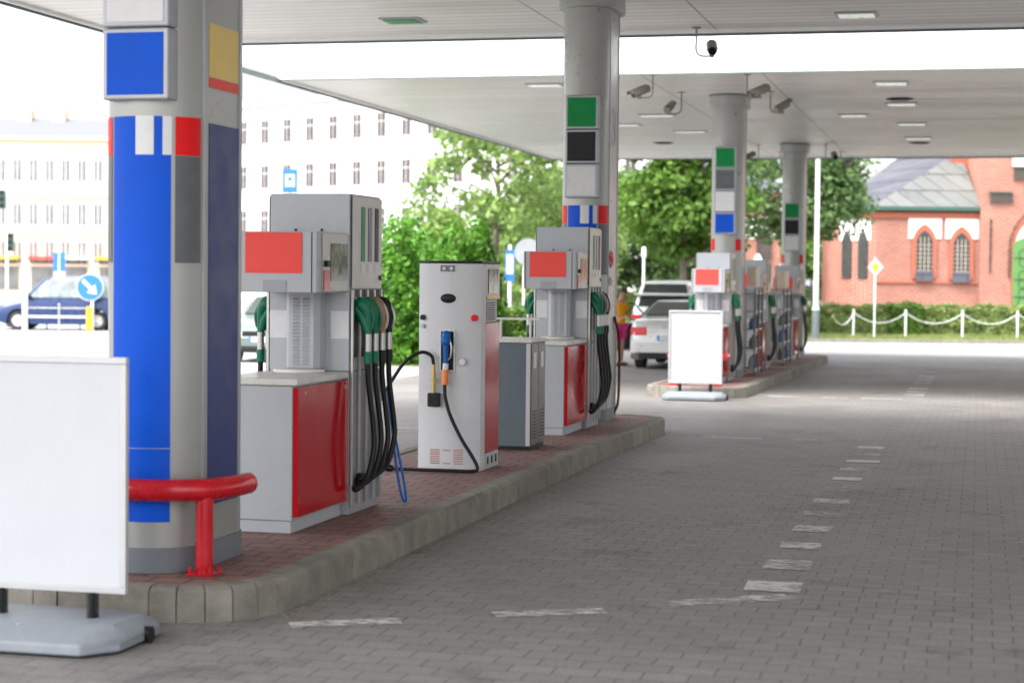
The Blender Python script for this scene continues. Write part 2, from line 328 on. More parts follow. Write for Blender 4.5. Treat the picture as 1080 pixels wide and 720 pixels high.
# ------------------------------------------------------------------ world, sun, camera
w = bpy.data.worlds.new('World'); S.world = w; w.use_nodes = True
nt = w.node_tree; bg = nt.nodes['Background']
sky = nt.nodes.new('ShaderNodeTexSky'); sky.sky_type = 'NISHITA'; sky.sun_disc = False
SUN_EL, SUN_AZ = R(60), R(215)        # azimuth clockwise from +Y
sky.sun_elevation = SUN_EL; sky.sun_rotation = SUN_AZ; sky.dust_density = 4.0; sky.air_density = 1.2; sky.ozone_density = 1.0
hs = nt.nodes.new('ShaderNodeHueSaturation'); hs.inputs['Saturation'].default_value = .22; hs.inputs['Value'].default_value = 1.0
nt.links.new(sky.outputs[0], hs.inputs['Color']); nt.links.new(hs.outputs[0], bg.inputs[0]); bg.inputs[1].default_value = .15
sl = bpy.data.lights.new('sun', 'SUN'); sl.energy = .7; sl.angle = R(40); sl.color = (1, .96, .90)
so = bpy.data.objects.new('sun', sl); COL.objects.link(so)
dv = Vector((math.sin(SUN_AZ) * math.cos(SUN_EL), math.cos(SUN_AZ) * math.cos(SUN_EL), math.sin(SUN_EL)))
so.rotation_euler = dv.to_track_quat('Z', 'Y').to_euler(); so.location = dv * 60
S.view_settings.view_transform = 'Standard'; S.view_settings.look = 'None'; S.view_settings.gamma = 1; S.view_settings.use_curve_mapping = False
S.view_settings.exposure = 2.25

YAW = R(13.7945); PITCH = R(-1.9735); ROLL = .010
fw = Vector((-math.sin(YAW) * math.cos(PITCH), math.cos(YAW) * math.cos(PITCH), math.sin(PITCH)))
r0 = Vector((math.cos(YAW), math.sin(YAW), 0)); u0 = r0.cross(fw)
rr_ = r0 * math.cos(ROLL) + u0 * math.sin(ROLL); uu_ = u0 * math.cos(ROLL) - r0 * math.sin(ROLL)
cd = bpy.data.cameras.new('camera'); co = bpy.data.objects.new('camera', cd); COL.objects.link(co); S.camera = co
mw = Matrix((rr_, uu_, -fw)).transposed().to_4x4(); mw.translation = (0, 0, 1.75); co.matrix_world = mw
cd.sensor_width = 36; cd.sensor_fit = 'HORIZONTAL'; cd.lens = 36 * 2000 / 1080; cd.clip_end = 3000
cd.dof.use_dof = True; cd.dof.focus_distance = 14.5; cd.dof.aperture_fstop = 2.2

# local frame facing the viewer for far street scenery: x along the street front, y away
FX = Vector((math.cos(YAW), math.sin(YAW), 0)); FY = Vector((-math.sin(YAW), math.cos(YAW), 0))
def far(x, d, z=0):
    p = FX * x + FY * d; return (p.x, p.y, z)
GL = gz(60)

# ------------------------------------------------------------------ ground
def sheet(name, x0, x1, ys, dz, m, parent=None, xs=None):
    b = MB(); xs = xs or [x0, x1]
    for y in ys:
        for x in xs: b.v.append((x, y, gz(y) + dz))
    n = len(xs)
    for i in range(len(ys) - 1):
        for j in range(n - 1):
            b.f.append((i * n + j, i * n + j + 1, (i + 1) * n + j + 1, (i + 1) * n + j)); b.m.append(0)
    return b.build(name, m, parent, smooth=0)
tag(sheet('ground', -900, 900, [-200, 18, 45, 1800], 0, M['asphalt']), kind='structure')
tag(sheet('paved_forecourt', -10.2, 26, [-12, 18, 45, 51], .004, M['paver']), kind='structure')
tag(sheet('road', -10.2, 60, [51, 58.5], .006, M['road']), kind='structure')
tag(sheet('street', -90, -10.21, [18.0, 45, 64], .005, M['road']), kind='structure')

def kerb_ring(x0, x1, y0, y1, r, h, lift):
    pts = []
    def arc(cx, cy, a0, a1):
        for k in range(7):
            a = R(a0 + (a1 - a0) * k / 6); pts.append((cx + r * math.cos(a), cy + r * math.sin(a)))
    arc(x1 - r, y0 + r, -90, 0); arc(x1 - r, y1 - r, 0, 90); arc(x0 + r, y1 - r, 90, 180); arc(x0 + r, y0 + r, 180, 270)
    return pts
def island(x0, x1, y0, y1, r):
    root = MB()
    pts = kerb_ring(x0, x1, y0, y1, r, .18, 0)
    cx, cy = (x0 + x1) / 2, (y0 + y1) / 2
    b = MB(); n = len(pts); wd = .15; h = .18
    for i in range(n):
        p, q = Vector(pts[i]), Vector(pts[(i + 1) % n]); d = q - p; Ln = d.length
        if Ln < 1e-4: continue
        d.normalize(); nn = Vector((-d.y, d.x))       # inward (ring runs anticlockwise)
        k = max(1, round(Ln / 1.0))
        for j in range(k):
            a = p + d * (Ln * j / k + .003); c = p + d * (Ln * (j + 1) / k - .003)
            sh = .9 if k == 1 else 1
            ai, ci = a + nn * wd, c + nn * wd
            if k == 1:                                # tapered stones round the bend
                ai += d * wd * .13; ci -= d * wd * .13
            jit = rnd.uniform(-.004, .004); ztop = h + rnd.uniform(-.003, .003)
            vs = []
            for (o, i_) in ((a, ai), (c, ci)):
                nv = (i_ - o) / wd
                for t, z in ((0 + jit, -.05), (.004 + jit, ztop - .045), (.013 + jit, ztop - .018), (.038 + jit, ztop), (wd, ztop), (wd, -.05)):
                    pt = o + nv * t; vs.append((pt.x, pt.y, z + gz(pt.y)))
            fs = [(t, t + 1, 6 + t + 1, 6 + t)[::-1] for t in range(5)] + [tuple(range(6)), tuple(range(11, 5, -1))]
            b.add(vs, fs)
    inner = []
    for i in range(n):
        p = Vector(pts[i]); a = Vector(pts[i - 1]); c = Vector(pts[(i + 1) % n]); d = (c - a).normalized()
        inner.append(p + Vector((-d.y, d.x)) * .10)
    ys = sorted({y0 + r, y1 - r, max(y0 + r, 18.0) if y0 < 18 < y1 else y0 + r, 45.0 if y0 < 45 < y1 else y1 - r})
    g = MB(); V = [(p.x, p.y, .174 + gz(p.y)) for p in inner]; c0 = (cx, y0 + r)
    # front cap fan, straight strips, rear cap fan
    half = n // 2
    right_f, right_r = V[6], V[7]; left_r, left_f = V[20], V[21]
    g.add([V[k] for k in range(0, 7)] + [V[k] for k in range(21, 28)], [tuple(range(7)) + tuple(range(7, 14))])
    g.add([V[k] for k in range(7, 14)] + [V[k] for k in range(14, 21)], [tuple(range(14))])
    yy = [right_f[1]] + [y for y in (18.0, 45.0) if right_f[1] < y < right_r[1]] + [right_r[1]]
    for a_, c_ in zip(yy[:-1], yy[1:]):
        g.add([(left_f[0], a_, .174 + gz(a_)), (right_f[0], a_, .174 + gz(a_)), (right_f[0], c_, .174 + gz(c_)), (left_f[0], c_, .174 + gz(c_))], [(0, 1, 2, 3)])
    f = MB(); Vo = [(pts[k][0] + (cx - pts[k][0]) * .02, pts[k][1] + (cy - pts[k][1]) * .0005, gz(pts[k][1])) for k in range(n)]
    st = g.build('pavement', M['redpaver'], smooth=0); tag(st, kind='structure')
    kb = b.build('kerb', M['kerb'], smooth=20); tag(kb, kind='structure')
island(-5.05, -3.45, 8.72, 21.95, .55)
island(-5.05, -3.45, 28.95, 46.2, .55)

# painted markings, worn thin on the blocks
pm = MB()
def mark(cx, cy, lx, ly, rot=0, skew=0):
    c, s_ = math.cos(rot), math.sin(rot); P = []
    nx = 10
    for i in range(nx + 1):
        x = -lx / 2 + lx * i / nx; y = -ly / 2 + rnd.uniform(-.012, .012); P.append((x, y))
    for i in range(nx, -1, -1):
        x = -lx / 2 + lx * i / nx; y = ly / 2 + rnd.uniform(-.012, .012); P.append((x, y))
    V = [(cx + x * c - y * s_, cy + x * s_ + y * c, gz(cy) + .009 - .00000 * 0) for x, y in P]
    V = [(x, y, gz(y) + .009) for x, y, z in V]
    pm.add(V, [tuple(range(len(V)))])
mark(-3.05, 8.98, .56, .15, R(28)); mark(-2.13, 9.56, .60, .16, R(26)); mark(-1.28, 10.22, .75, .17, R(34))
Y = 10.75; k = 0
while Y < 20.9:
    mark(-1.10 + .004 * (Y - 10) + rnd.uniform(-.02, .02), Y, .29 + rnd.uniform(-.04, .03), .30 + rnd.uniform(-.06, .08), rnd.uniform(-.05, .05)); Y += .86
for x0, x1 in ((-8.6, -6.2), (-4.2, -3.6), (-2.95, -2.3), (-1.95, -1.2)):
    mark((x0 + x1) / 2, 21.0, x1 - x0, .13)
for x0, x1 in ((-3.2, -2.6), (-2.35, -1.95), (-1.75, -1.1)):
    mark((x0 + x1) / 2, 30.0, x1 - x0, .2)
Y = 30.3
while Y < 42:
    mark(-.98, Y, .32, .5); Y += 1.1
tag(pm.build('road_markings', M['paint'], smooth=0), kind='structure')

# fallen leaves along the kerb foot
lv = MB()
for i in range(420):
    y = rnd.uniform(9, 22); x = -3.43 + abs(rnd.gauss(0, .10)); s_ = rnd.uniform(.006, .014); a = rnd.uniform(0, 6.3)
    if rnd.random() < .12: x = rnd.uniform(-3.4, 1.0)
    z = gz(y) + .011; c, s2 = math.cos(a) * s_, math.sin(a) * s_
    lv.add([(x - c, y - s2, z), (x + s2 * .6, y - c * .6, z + .002), (x + c, y + s2, z + rnd.uniform(.001, .006)), (x - s2 * .6, y + c * .6, z + .003)], [(0, 1, 2, 3)])
for i in range(260):
    y = rnd.uniform(7.2, 20) ; x = rnd.uniform(-4.2, 1.6); s_ = rnd.uniform(.003, .008); a = rnd.uniform(0, 6.3); z = gz(y) + .011; c, s2 = math.cos(a) * s_, math.sin(a) * s_
    lv.add([(x - c, y - s2, z), (x + s2 * .6, y - c * .6, z + .002), (x + c, y + s2, z + .004), (x - s2 * .6, y + c * .6, z + .003)], [(0, 1, 2, 3)])
for i in range(60):
    y = rnd.uniform(29.5, 40); x = -3.42 + abs(rnd.gauss(0, .2)); s_ = rnd.uniform(.01, .03); a = rnd.uniform(0, 6.3); z = gz(y) + .011; c, s2 = math.cos(a) * s_, math.sin(a) * s_
    lv.add([(x - c, y - s2, z), (x + s2 * .6, y - c * .6, z + .002), (x + c, y + s2, z + .004), (x - s2 * .6, y + c * .6, z + .003)], [(0, 1, 2, 3)])
tag(lv.build('fallen_leaves', M['straw'], smooth=0), 'small dry yellow leaves strewn along the foot of the kerb', 'leaves', kind='stuff')

# ------------------------------------------------------------------ canopies
CZ = 4.90; CXR = 26.0  # right end drawn far out of view to block sky light
def canopy(y0, y1, label):
    t = empty('station_canopy', (0, 0, CZ), 0, label, 'canopy', 'flat canopies over the pumps')
    MB().box(-11.0, CXR, y0, y1, .012, .12).build('ceiling', M['ceil'], t)
    f = MB(); 
    f.box(-11.06, CXR + .06, y0 - .06, y0, -.03, 1.5); f.box(-11.06, CXR + .06, y1, y1 + .06, -.03, 1.5)  # unseen upper fascia made taller to cut light in the gap
    f.box(-11.06, -11.0, y0, y1, -.03, 1.5); f.box(CXR, CXR + .06, y0, y1, -.03, 1.5)
    f.box(-11.0, CXR, y0, y1, .30, .36)
    f.build('fascia', M['fascia'], t, bevel=.006)
    q = MB(); q.box(-11.09, -11.062, y0 - .09, y1 + .09, -.06, .0); q.box(-11.09, CXR + .09, y1 + .062, y1 + .09, -.06, .0); q.box(-11.06, CXR + .06, y0 - .085, y0 - .062, -.045, -.02)
    q.build('edge_trim', M['trim'], t)
    return t
canopy(3.2, 24.2, 'near flat canopy with strip ceiling over the first pump island')
canopy(29.0, 49.4, 'far flat canopy with white front fascia over the second pump island')
bt = MB().box(-11.09, -11.0, 24.30, 28.90, 4.84, 4.90).build('link_beam', M['trim'])
tag(bt, 'thin pale beam joining the left edges of both canopies', 'beam')

def light(x, y, lx, ly, label, m, cat='ceiling light'):
    t = empty('ceiling_light', (x, y, CZ + .012), 0, label, cat, 'flush lights in the canopy ceilings')
    MB().box(-lx / 2, lx / 2, -ly / 2, ly / 2, -.022, -.001).build('frame', M['frame'], t, bevel=.004)
    MB().box(-lx / 2 + .04, lx / 2 - .04, -ly / 2 + .04, ly / 2 - .04, -.030, -.0225).build('diffuser', m, t)
k = 1.05
for (x, y, lx, ly, m, lb) in [
    (-1.40, 21.96, .50, .40, 'lamp', 'pale flush ceiling light in near canopy right of the thick column'),
    (-6.66, 21.56, .50, .45, 'green', 'green tinted flush ceiling light in the near canopy, above the nearest pump'),
    (-1.35, 29.65, .55, .5, 'lamp', 'pale flush ceiling light nearest the front edge of the far canopy'),
    (-1.33, 33.2, .55, .5, 'lamp', 'flush ceiling light second from the front in the right row, just past a dark vent'),
    (-2.28, 35.37, .55, .5, 'lamp', 'flush ceiling light standing left of the right row in the far canopy'),
    (-1.30, 37.44, .6, .5, 'lamp', 'flush ceiling light third from the front in the right row'),
    (-1.30, 41.2, .6, .5, 'lamp', 'flush ceiling light farthest back in the right row'),
    (-6.67, 29.18, .6, .4, 'lamp', 'flush ceiling light left of the thick column at the far canopy front'),
    (-5.85, 34.93, .7, .4, 'lamp', 'flush ceiling light beside the left hand security cameras'),
    (-5.81, 38.86, .7, .4, 'lamp', 'flush ceiling light behind the left hand security cameras, deeper under the canopy'),
    (-6.82, 37.03, .6, .4, 'lamp', 'flush ceiling light just right of the thick column, midway under far canopy')]:
    light(x * k, y * k, lx, ly, lb, M[m])
for (x, y, lb) in [(-1.33, 32.31, 'dark round ceiling vent near the front of the right row'), (-1.31, 42.63, 'dark round ceiling vent at the back of the right row'), (-6.89, 42.08, 'dark round ceiling vent behind the left row of lights')]:
    b = MB(); b.cyl((0, 0, -.012), (0, 0, 0), .24, 20); b.cyl((0, 0, -.03), (0, 0, -.0125), .17, 20)
    tag(b.build('ceiling_vent', M['plastic'], loc=(x * k, y * k, CZ + .011)), lb, 'ceiling vent', 'dark vents in the far canopy ceiling')

# ------------------------------------------------------------------ columns
HW, HL, TIP = .26, .25, .24
def stadium(o=0, n=14):
    pts = []
    for k_ in range(n + 1):
        a = math.pi + math.pi * k_ / n
        pts.append(((HW + o) * math.cos(a), -HL + (TIP + o) * math.sin(a)))
    for k_ in range(n + 1):
        a = math.pi * k_ / n
        pts.append(((HW + o) * math.cos(a), HL + (TIP + o) * math.sin(a)))
    return pts
def front_strip(b, a0, a1, z0, z1, o, m=0, n=10):
    """curved sticker on the rounded front; a in degrees, 270 = tip"""
    vi = []; 
    for k_ in range(n + 1):
        a = R(a0 + (a1 - a0) * k_ / n); x, y = math.cos(a), math.sin(a)
        vi.append(((HW + o) * x, -HL + (TIP + o) * y, z0)); vi.append(((HW + o) * x, -HL + (TIP + o) * y, z1))
        vi.append(((HW + o - .003) * x, -HL + (TIP + o - .003) * y, z0)); vi.append(((HW + o - .003) * x, -HL + (TIP + o - .003) * y, z1))
    fs = []
    for k_ in range(n):
        i = 4 * k_; j = i + 4
        fs += [(i, j, j + 1, i + 1), (i + 1, j + 1, j + 3, i + 3), (i, i + 2, j + 2, j)]
    fs += [(0, 1, 3, 2), (4 * n, 4 * n + 2, 4 * n + 3, 4 * n + 1)]
    b.add(vi, fs, m)
def column(y, label, panels, band, side, base):
    t = empty('canopy_column', (-4.25, y, base), 0, label, 'column', 'grey canopy columns with coloured panels')
    H_ = CZ - base
    MB().prism(stadium(), 'z', 0, H_ + .02).build('shaft', M['colgrey'], t)
    MB().prism(stadium(.008), 'z', .002, .135).build('plinth', M['plinth'], t)
    MB().prism(stadium(.065), 'z', H_ - .20, H_ - .02).build('capital', M['colgrey'], t, bevel=.008)
    MB().prism(stadium(.075), 'z', H_ - .0195, H_ + .01).build('capital_gap', M['plinth'], t)
    s_ = MB()
    for sx in (-1, 1):
        s_.box(sx * HW - .006, sx * HW + .006, -HL - .012, -HL + .012, .14, H_ - .21)
        s_.box(sx * HW - .006, sx * HW + .006, HL - .012, HL + .012, .14, H_ - .21)
    s_.build('corner_strip', M['frame'], t)
    z = 2.645 - .18
    for i, c in enumerate(panels):
        f = MB(); z0 = z + i * .375
        x0, x1, ya, yb = -.185, .185, -HL - TIP - .045, -HL - TIP + .09
        f.box(x0, x1, ya, yb, z0, z0 + .37)
        fr = f.build('price_panel', M['frame'], t, bevel=.012)
        MB().box(-.158, .158, ya - .005, ya - .001, z0 + .025, z0 + .345).build('panel_face', M[c], fr, bevel=.003)
    zt = 2.565 - .18
    if band:
        b = MB(); front_strip(b, 232, 308, .27, zt, .003); b.build('blue_band', M['blue'], t)
        b = MB(); front_strip(b, 232.2, 307.8, .655, .658, .0045); b.build('band_seam', M['frame'], t)
        b = MB(); front_strip(b, 267, 288, zt - .20, zt + .001, .006); front_strip(b, 298, 308.5, zt - .20, zt + .001, .006); b.build('white_stripe', M['whitepanel'], t)
    b = MB(); front_strip(b, 313, 352, zt - .20, zt, .003); front_strip(b, 188, 227, zt - .20, zt, .003); b.build('red_sticker', M['red'], t)
    if band:
        b = MB(); front_strip(b, 313, 352, zt - .76, zt - .203, .003); front_strip(b, 188, 227, zt - .76, zt - .203, .003); b.build('grey_sticker', M['dgrey'], t)
    if side == 'blue':
        b = MB(); b.box(HW + .001, HW + .004, -HL + .07, HL - .02, .33, 2.37); b.build('side_panel', M['dblue'], t)
        b = MB(); b.box(HW + .001, HW + .004, -HL + .07, HL - .03, 2.615, 2.90); n_ = b.build('notice', M['yellow'], t)
        b = MB(); b.box(HW + .001, HW + .0045, -HL + .07, HL - .03, 2.56, 2.613); b.build('notice_footer', M['coral'], n_)
        b = MB(); b.box(HW + .001, HW + .004, -HL + .22, HL - .18, 3.16, 3.30); b.build('small_plate', M['dgrey'], t)
    return t
column(9.62, 'nearest thick grey column wrapped with a tall bright blue band', ['blue', 'whitepanel', 'green'], True, 'blue', .176)
c2 = column(20.94, 'grey column behind the second pump with green, black and white panels and a side numeral', ['whitepanel', 'black', 'green'], True, '', .176 + gz(20.94))
column(33.05, 'grey column on far island with green, grey, white and blue panels', ['blue', 'whitepanel', 'dgrey', 'green'], False, '', .176 + gz(33.05))
column(45.1, 'farthest slim grey column beside the white street lamp', ['whitepanel', 'black', 'green'], False, '', .176 + gz(45.1))
def text_mesh(s_, size, name, m, parent, loc, rot):
    cu = bpy.data.curves.new(name, 'FONT'); cu.body = s_; cu.size = size; cu.extrude = .0015; cu.align_x = 'CENTER'
    o = bpy.data.objects.new(name, cu); COL.objects.link(o)
    me = bpy.data.meshes.new_from_object(o.evaluated_get(bpy.context.evaluated_depsgraph_get()))
    COL.objects.unlink(o); bpy.data.objects.remove(o)
    me.materials.clear(); me.materials.append(m); o = bpy.data.objects.new(name, me); COL.objects.link(o)
    o.parent = parent; o.location = loc; o.rotation_euler = rot
    return o
text_mesh('3', .62, 'numeral', M['pumpdk'], c2, (HW + .003, 0, 3.06), (R(90), 0, R(90)))
# round no-smoking badge and lettering strip on the side of the second column
b = MB(); b.cyl((HW + .001, -.12, 1.80), (HW + .004, -.12, 1.80), .10, 24); bd = b.build('badge', M['white'], c2)
b = MB(); ring = []
for k_ in range(25):
    a = 2 * math.pi * k_ / 24; ring.append((HW + .006, -.12 + .085 * math.cos(a), 1.80 + .085 * math.sin(a)))
b.tube(ring, .010, 6, cap=False); b.cyl((HW + .006, -.18, 1.86), (HW + .006, -.06, 1.74), .009, 6); b.build('badge_ring', M['red'], bd)
b = MB(); b.box(HW + .001, HW + .004, -.20, -.04, 1.50, 1.60); b.build('badge_plate', M['dgrey'], c2)

# ------------------------------------------------------------------ bumper rails
def rail(y, base, label):
    t = empty('bumper_rail', (-4.25, y, base), 0, label, 'guard rail', 'red bumper rails')
    p = catmull([(-.44, .44, .445), (-.42, .25, .445), (-.33, .05, .445), (-.12, -.04, .445), (.12, -.04, .445), (.33, .05, .445), (.42, .25, .445), (.44, .44, .445)], 8)
    b = MB(); b.tube(p, .058, 18); b.ball(p[0], .058, 12, 0, (1, .5, 1)); b.ball(p[-1], .058, 12, 0, (1, .5, 1)); b.build('rail_tube', M['redpaint'], t, smooth=50)
    for sx in (-1, 1):
        q = MB(); q.cyl((sx * .345, .075, .005), (sx * .345, .075, .43), .046, 18)
        po = q.build('post', M['redpaint'], t)
        q = MB(); q.box(sx * .345 - .075, sx * .345 + .075, .0, .15, .001, .014)
        for dx in (-.055, .055):
            for dy in (.02, .13):
                q.cyl((sx * .345 + dx, dy, .014), (sx * .345 + dx, dy, .045), .010, 8)
        q.build('base_plate', M['redpaint'], po, bevel=.002)
    return t
rail(9.13, .176, 'red bumper rail curving round the foot of the nearest blue banded column')
rail(29.25, .176 + gz(29.2), 'red bumper rail on the far island, half hidden by the white sign')

# ------------------------------------------------------------------ swing signs
def sign(y, xc, label, lean):
    t = empty('pavement_sign', (xc, y, gz(y) + .004), 0, label, 'sign stand', 'blank white pavement signs')
    # ballast base: octagonal, sloping top, with recessed carrying gap and wheels
    b = MB(); hx, hy, c = .47, .36, .12
    lo = [(-hx + c, -hy), (hx - c, -hy), (hx, -hy + c * 1.3), (hx, hy - c), (hx - c * .6, hy), (-hx + c * .6, hy), (-hx, hy - c), (-hx, -hy + c * 1.3)]
    up = [(x * .86, yv * .62) for x, yv in lo]
    V = [(x, yv, .012) for x, yv in lo] + [(x * 1.0, yv, .065) for x, yv in lo] + [(x, yv, .125) for x, yv in up]
    fs = [tuple(range(8))[::-1]] + [(i, (i + 1) % 8, 8 + (i + 1) % 8, 8 + i) for i in range(8)] + [(8 + i, 8 + (i + 1) % 8, 16 + (i + 1) % 8, 16 + i) for i in range(8)] + [tuple(range(16, 24))]
    b.add(V, fs); ba = b.build('base', M['paleg'], t, bevel=.014)
    q = MB(); q.cyl((-.02, -.22, .113), (-.02, -.22, .123), .022, 12); q.build('filler_cap', M['frame'], ba)
    for sx in (-1, 1):
        q = MB(); q.cyl((sx * .455, .10, .04), (sx * .488, .10, .04), .04, 16); q.build('wheel', M['rubber'], ba)
    for sx in (-.235, .235):
        q = MB(); p = []
        for i in range(90):
            a = i / 10 * 2 * math.pi; p.append((sx + .027 * math.cos(a), .027 * math.sin(a),   .118 + i / 89 * .125))
        q.tube(p, .0045, 6); q.cyl((sx, 0, .11), (sx, 0, .25), .015, 10); q.build('spring', M['plastic'], t)
    z0, z1, wx = .243, 1.35, .41
    f = MB(); fwid = .032
    f.box(-wx, wx, -.018, .018, z0, z0 + fwid); f.box(-wx, wx, -.018, .018, z1 - fwid, z1)
    f.box(-wx, -wx + fwid, -.0175, .0175, z0 + fwid, z1 - fwid); f.box(wx - fwid, wx, -.0175, .0175, z0 + fwid, z1 - fwid)
    f.build('frame', M['alu'], t, bevel=.004)
    MB().box(-wx + fwid, wx - fwid, -.008, .008, z0 + fwid, z1 - fwid).build('poster', M['white'], t)
    return t
sign(8.14, -4.25, 'large blank white sign on grey base in the left foreground', 0)
sign(28.45, -4.13, 'smaller looking blank white sign before the far pump island', 0)

# ------------------------------------------------------------------ fuel pumps
def hose_pts(sx, y, z_top, k_, low):
    o = .275
    return catmull([(sx * (o + .10), y, z_top), (sx * (o + .105), y + .004, z_top - .15), (sx * (o + .135), y + .02, z_top - .42), (sx * (o + .14), y + .01, low + .24),
                    (sx * (o + .11), y - .04, low + .07), (sx * (o + .065), y - .12 - .02 * k_, low + .005), (sx * (o + .03), .985 + .03 * k_, low + .02)], 8)
def nozzle(t, sx, y, cm):
    o = .275
    h = MB()
    h.tube(catmull([(sx * (o + .0), y, 1.375), (sx * (o + .045), y, 1.385), (sx * (o + .085), y, 1.345), (sx * (o + .10), y, 1.27), (sx * (o + .10), y, 1.185)], 5), [.018, .022, .028, .034, .04, .044, .046, .047, .046, .044, .041, .038, .035, .032, .03, .028, .026, .025, .024, .024, .024], 12)
    h.tube([(sx * (o + .02), y, 1.36), (sx * (o + .075), y, 1.27), (sx * (o + .095), y, 1.20)], [.03, .034, .026], 10)
    hd = h.build('nozzle', M[cm], t, smooth=60)
    g = MB(); g.tube(catmull([(sx * (o + .05), y, 1.405), (sx * (o + .10), y, 1.385), (sx * (o + .135), y, 1.31), (sx * (o + .13), y, 1.235), (sx * (o + .103), y, 1.20)], 5), [.010] * 21, 8)
    g.build('lever_guard', M['cream' if cm == 'copper' else ('steel' if cm == 'plastic' else 'ngreen')], hd, smooth=60)
    g = MB(); g.tube([(sx * (o - .015), y, 1.465), (sx * (o + .01), y, 1.41), (sx * (o + .04), y, 1.38)], .013, 8); g.build('spout', M['steel'], hd)
    g = MB(); g.cyl((sx * (o + .10), y, 1.19), (sx * (o + .10), y, 1.07), .023, 12); g.build('swivel', M['steel'], hd)
    g = MB(); g.cyl((sx * (o + .10), y, 1.07), (sx * (o + .10), y, .99), .027, 12); g.build('collar', M['ngreen'] if cm == 'ngreen' else M['rubber'], hd)
def make_pump(nz_colors, full=True):
    t = empty('fuel_pump', (0, 0, 0))
    W = .275; LW = .24
    # lower cabinet
    MB().box(-LW + .01, LW - .01, .01, .94, 0, .075).build('plinth', M['pump'], t, bevel=.004)
    lc = MB().box(-LW, LW, 0, .948, .077, .895).build('lower_cabinet', M['pump'], t, bevel=.006)
    for sx in (-1, 1):
        x0, x1 = sorted((sx * (LW + .002), sx * (LW + .036)))
        q = MB().box(x0, x1, .004, .942, .10, .885).build('side_panel', M['redpanel'], t, bevel=.004)
        q2 = MB(); q2.cyl((sx * (LW + .03), .88, .845), (sx * (LW + .04), .88, .845), .014, 12); q2.cyl((sx * (LW + .03), .13, .85), (sx * (LW + .039), .13, .85), .01, 12); q2.build('lock', M['steel'], q)
    MB().box(-LW - .03, LW + .036, -.012, .948, .897, .94).build('counter', M['counter'], t, bevel=.01)
    tr = [( .17 * math.cos(a), .78 - .17 * math.sin(a)) for a in [math.pi * i / 14 for i in range(15)]]
    MB().prism(tr, 'z', .941, .962).build('tray', M['tray'], t, bevel=.004)
    v = MB(); v.prism([(-.115, .949), (-.115, .84), (-.085, .795), (.085, .795), (.115, .84), (.115, .949)], 'z', .963, 1.455)
    vc = v.build('vent_column', M['pump'], t, bevel=.004)
    s_ = MB()
    for i in range(20):
        z = .985 + i * .0222
        for x in (-.055, .012):
            s_.add([(x, .7935, z), (x + .045, .7935, z), (x + .045, .7935, z + .010), (x, .7935, z + .010), (x, .783, z + .002), (x + .045, .783, z + .002)],
                   [(0, 1, 5, 4), (4, 5, 2, 3), (0, 4, 3), (1, 2, 5)])
    s_.build('louvres', M['pump'], vc, smooth=0)
    s_ = MB()
    for i in range(20):
        z = .985 + i * .0222
        for x in (-.055, .012): s_.box(x + .003, x + .042, .7922, .7942, z + .0095, z + .017)
    s_.build('louvre_shadows', M['pumpdk'], vc, smooth=0)  # grey strips put the shadow between the louvres into the colour
    # tower
    MB().box(-W, W, .95, 1.60, .942, 2.10).build('tower', M['pump'], t, bevel=.005)
    MB().box(-W, W, .955, 1.60, .0, .938).build('tower_base', M['pumpdk'], t, bevel=.005)
    s_ = MB(); s_.box(-W + .002, -W + .125, .9465, .9492, 1.155, 1.335); s_.build('white_sheet', M['whitepanel'], t)
    s_ = MB(); s_.box(W - .125, W - .002, .9465, .9492, 1.155, 1.335); s_.build('white_sheet', M['whitepanel'], t)
    s_ = MB(); s_.cyl((-.095, .942, 1.862), (-.095, .95, 1.862), .009, 10); s_.cyl((.085, .942, 1.862), (.085, .95, 1.862), .009, 10); s_.build('screw_cap', M['plastic'], t)
    # display head
    hd = MB().box(-.268, .268, .34, .948, 1.457, 1.838).build('display_head', M['pump'], t, bevel=.006)
    MB().box(-.203, .172, .334, .3385, 1.578, 1.832).build('front_panel', M['coral'], hd)
    MB().box(-.085, .068, .335, .3385, 1.459, 1.535).build('plate', M['pumpdk'], hd)
    for xq in (-.252, .232): MB().box(xq, xq + .006, .3375, .3395, 1.46, 1.834).build('seam', M['plastic'], hd)
    for sx in (-1, 1):
        x = sx * .268
        def sb(a, b_, y0, y1, z0, z1): 
            q0, q1 = sorted((x + sx * a, x + sx * b_)); return MB().box(q0, q1, y0, y1, z0, z1)
        bz = sb(.001, .008, .43, .935, 1.465, 1.83).build('bezel', M['towerside'], hd, bevel=.002)
        sb(.0085, .012, .58, .90, 1.53, 1.77).build('screen', M['screen'], bz)
        sb(.0085, .013, .445, .56, 1.47, 1.60).build('card_slot', M['redpanel'], bz)
        sb(.0085, .03, .46, .53, 1.62, 1.66).build('button', M['plastic'], bz, bevel=.006)
        # hose side of the tower
        x = sx * W
        sb(.009, .015, .965, 1.59, 1.48, 2.085).build('hose_side_panel', M['towerside'], t, bevel=.003)
        for i, mm in enumerate(('towerside', 'green', 'purple', 'plastic')):
            if i == 0: continue
            y0 = 1.0 + i * .145
            sb(.0155, .018, y0, y0 + .075, 1.66, 2.02).build('grade_label', M[mm], t)
            sb(.0155, .018, y0, y0 + .075, 1.585, 1.64).build('grade_tag', M['whitepanel'], t)
        sb(.0155, .024, 1.535, 1.57, 1.535, 1.57).build('key_lock', M['plastic'], t, bevel=.004)
        for i in range(4):
            y = 1.045 + i * .15
            sb(-.004, .0135, y - .05, y + .05, 1.03, 1.475).build('nozzle_boot', M['plastic'], t, bevel=.003)
        s_ = MB()
        for i in range(5):
            y = .97 + i * .15; q0, q1 = sorted((x + sx * .009, x + sx * .026)); s_.box(q0, q1, y - .012, y + .012, .06, 1.475)
        s_.build('hose_rail', M['steel'], t, bevel=.003)
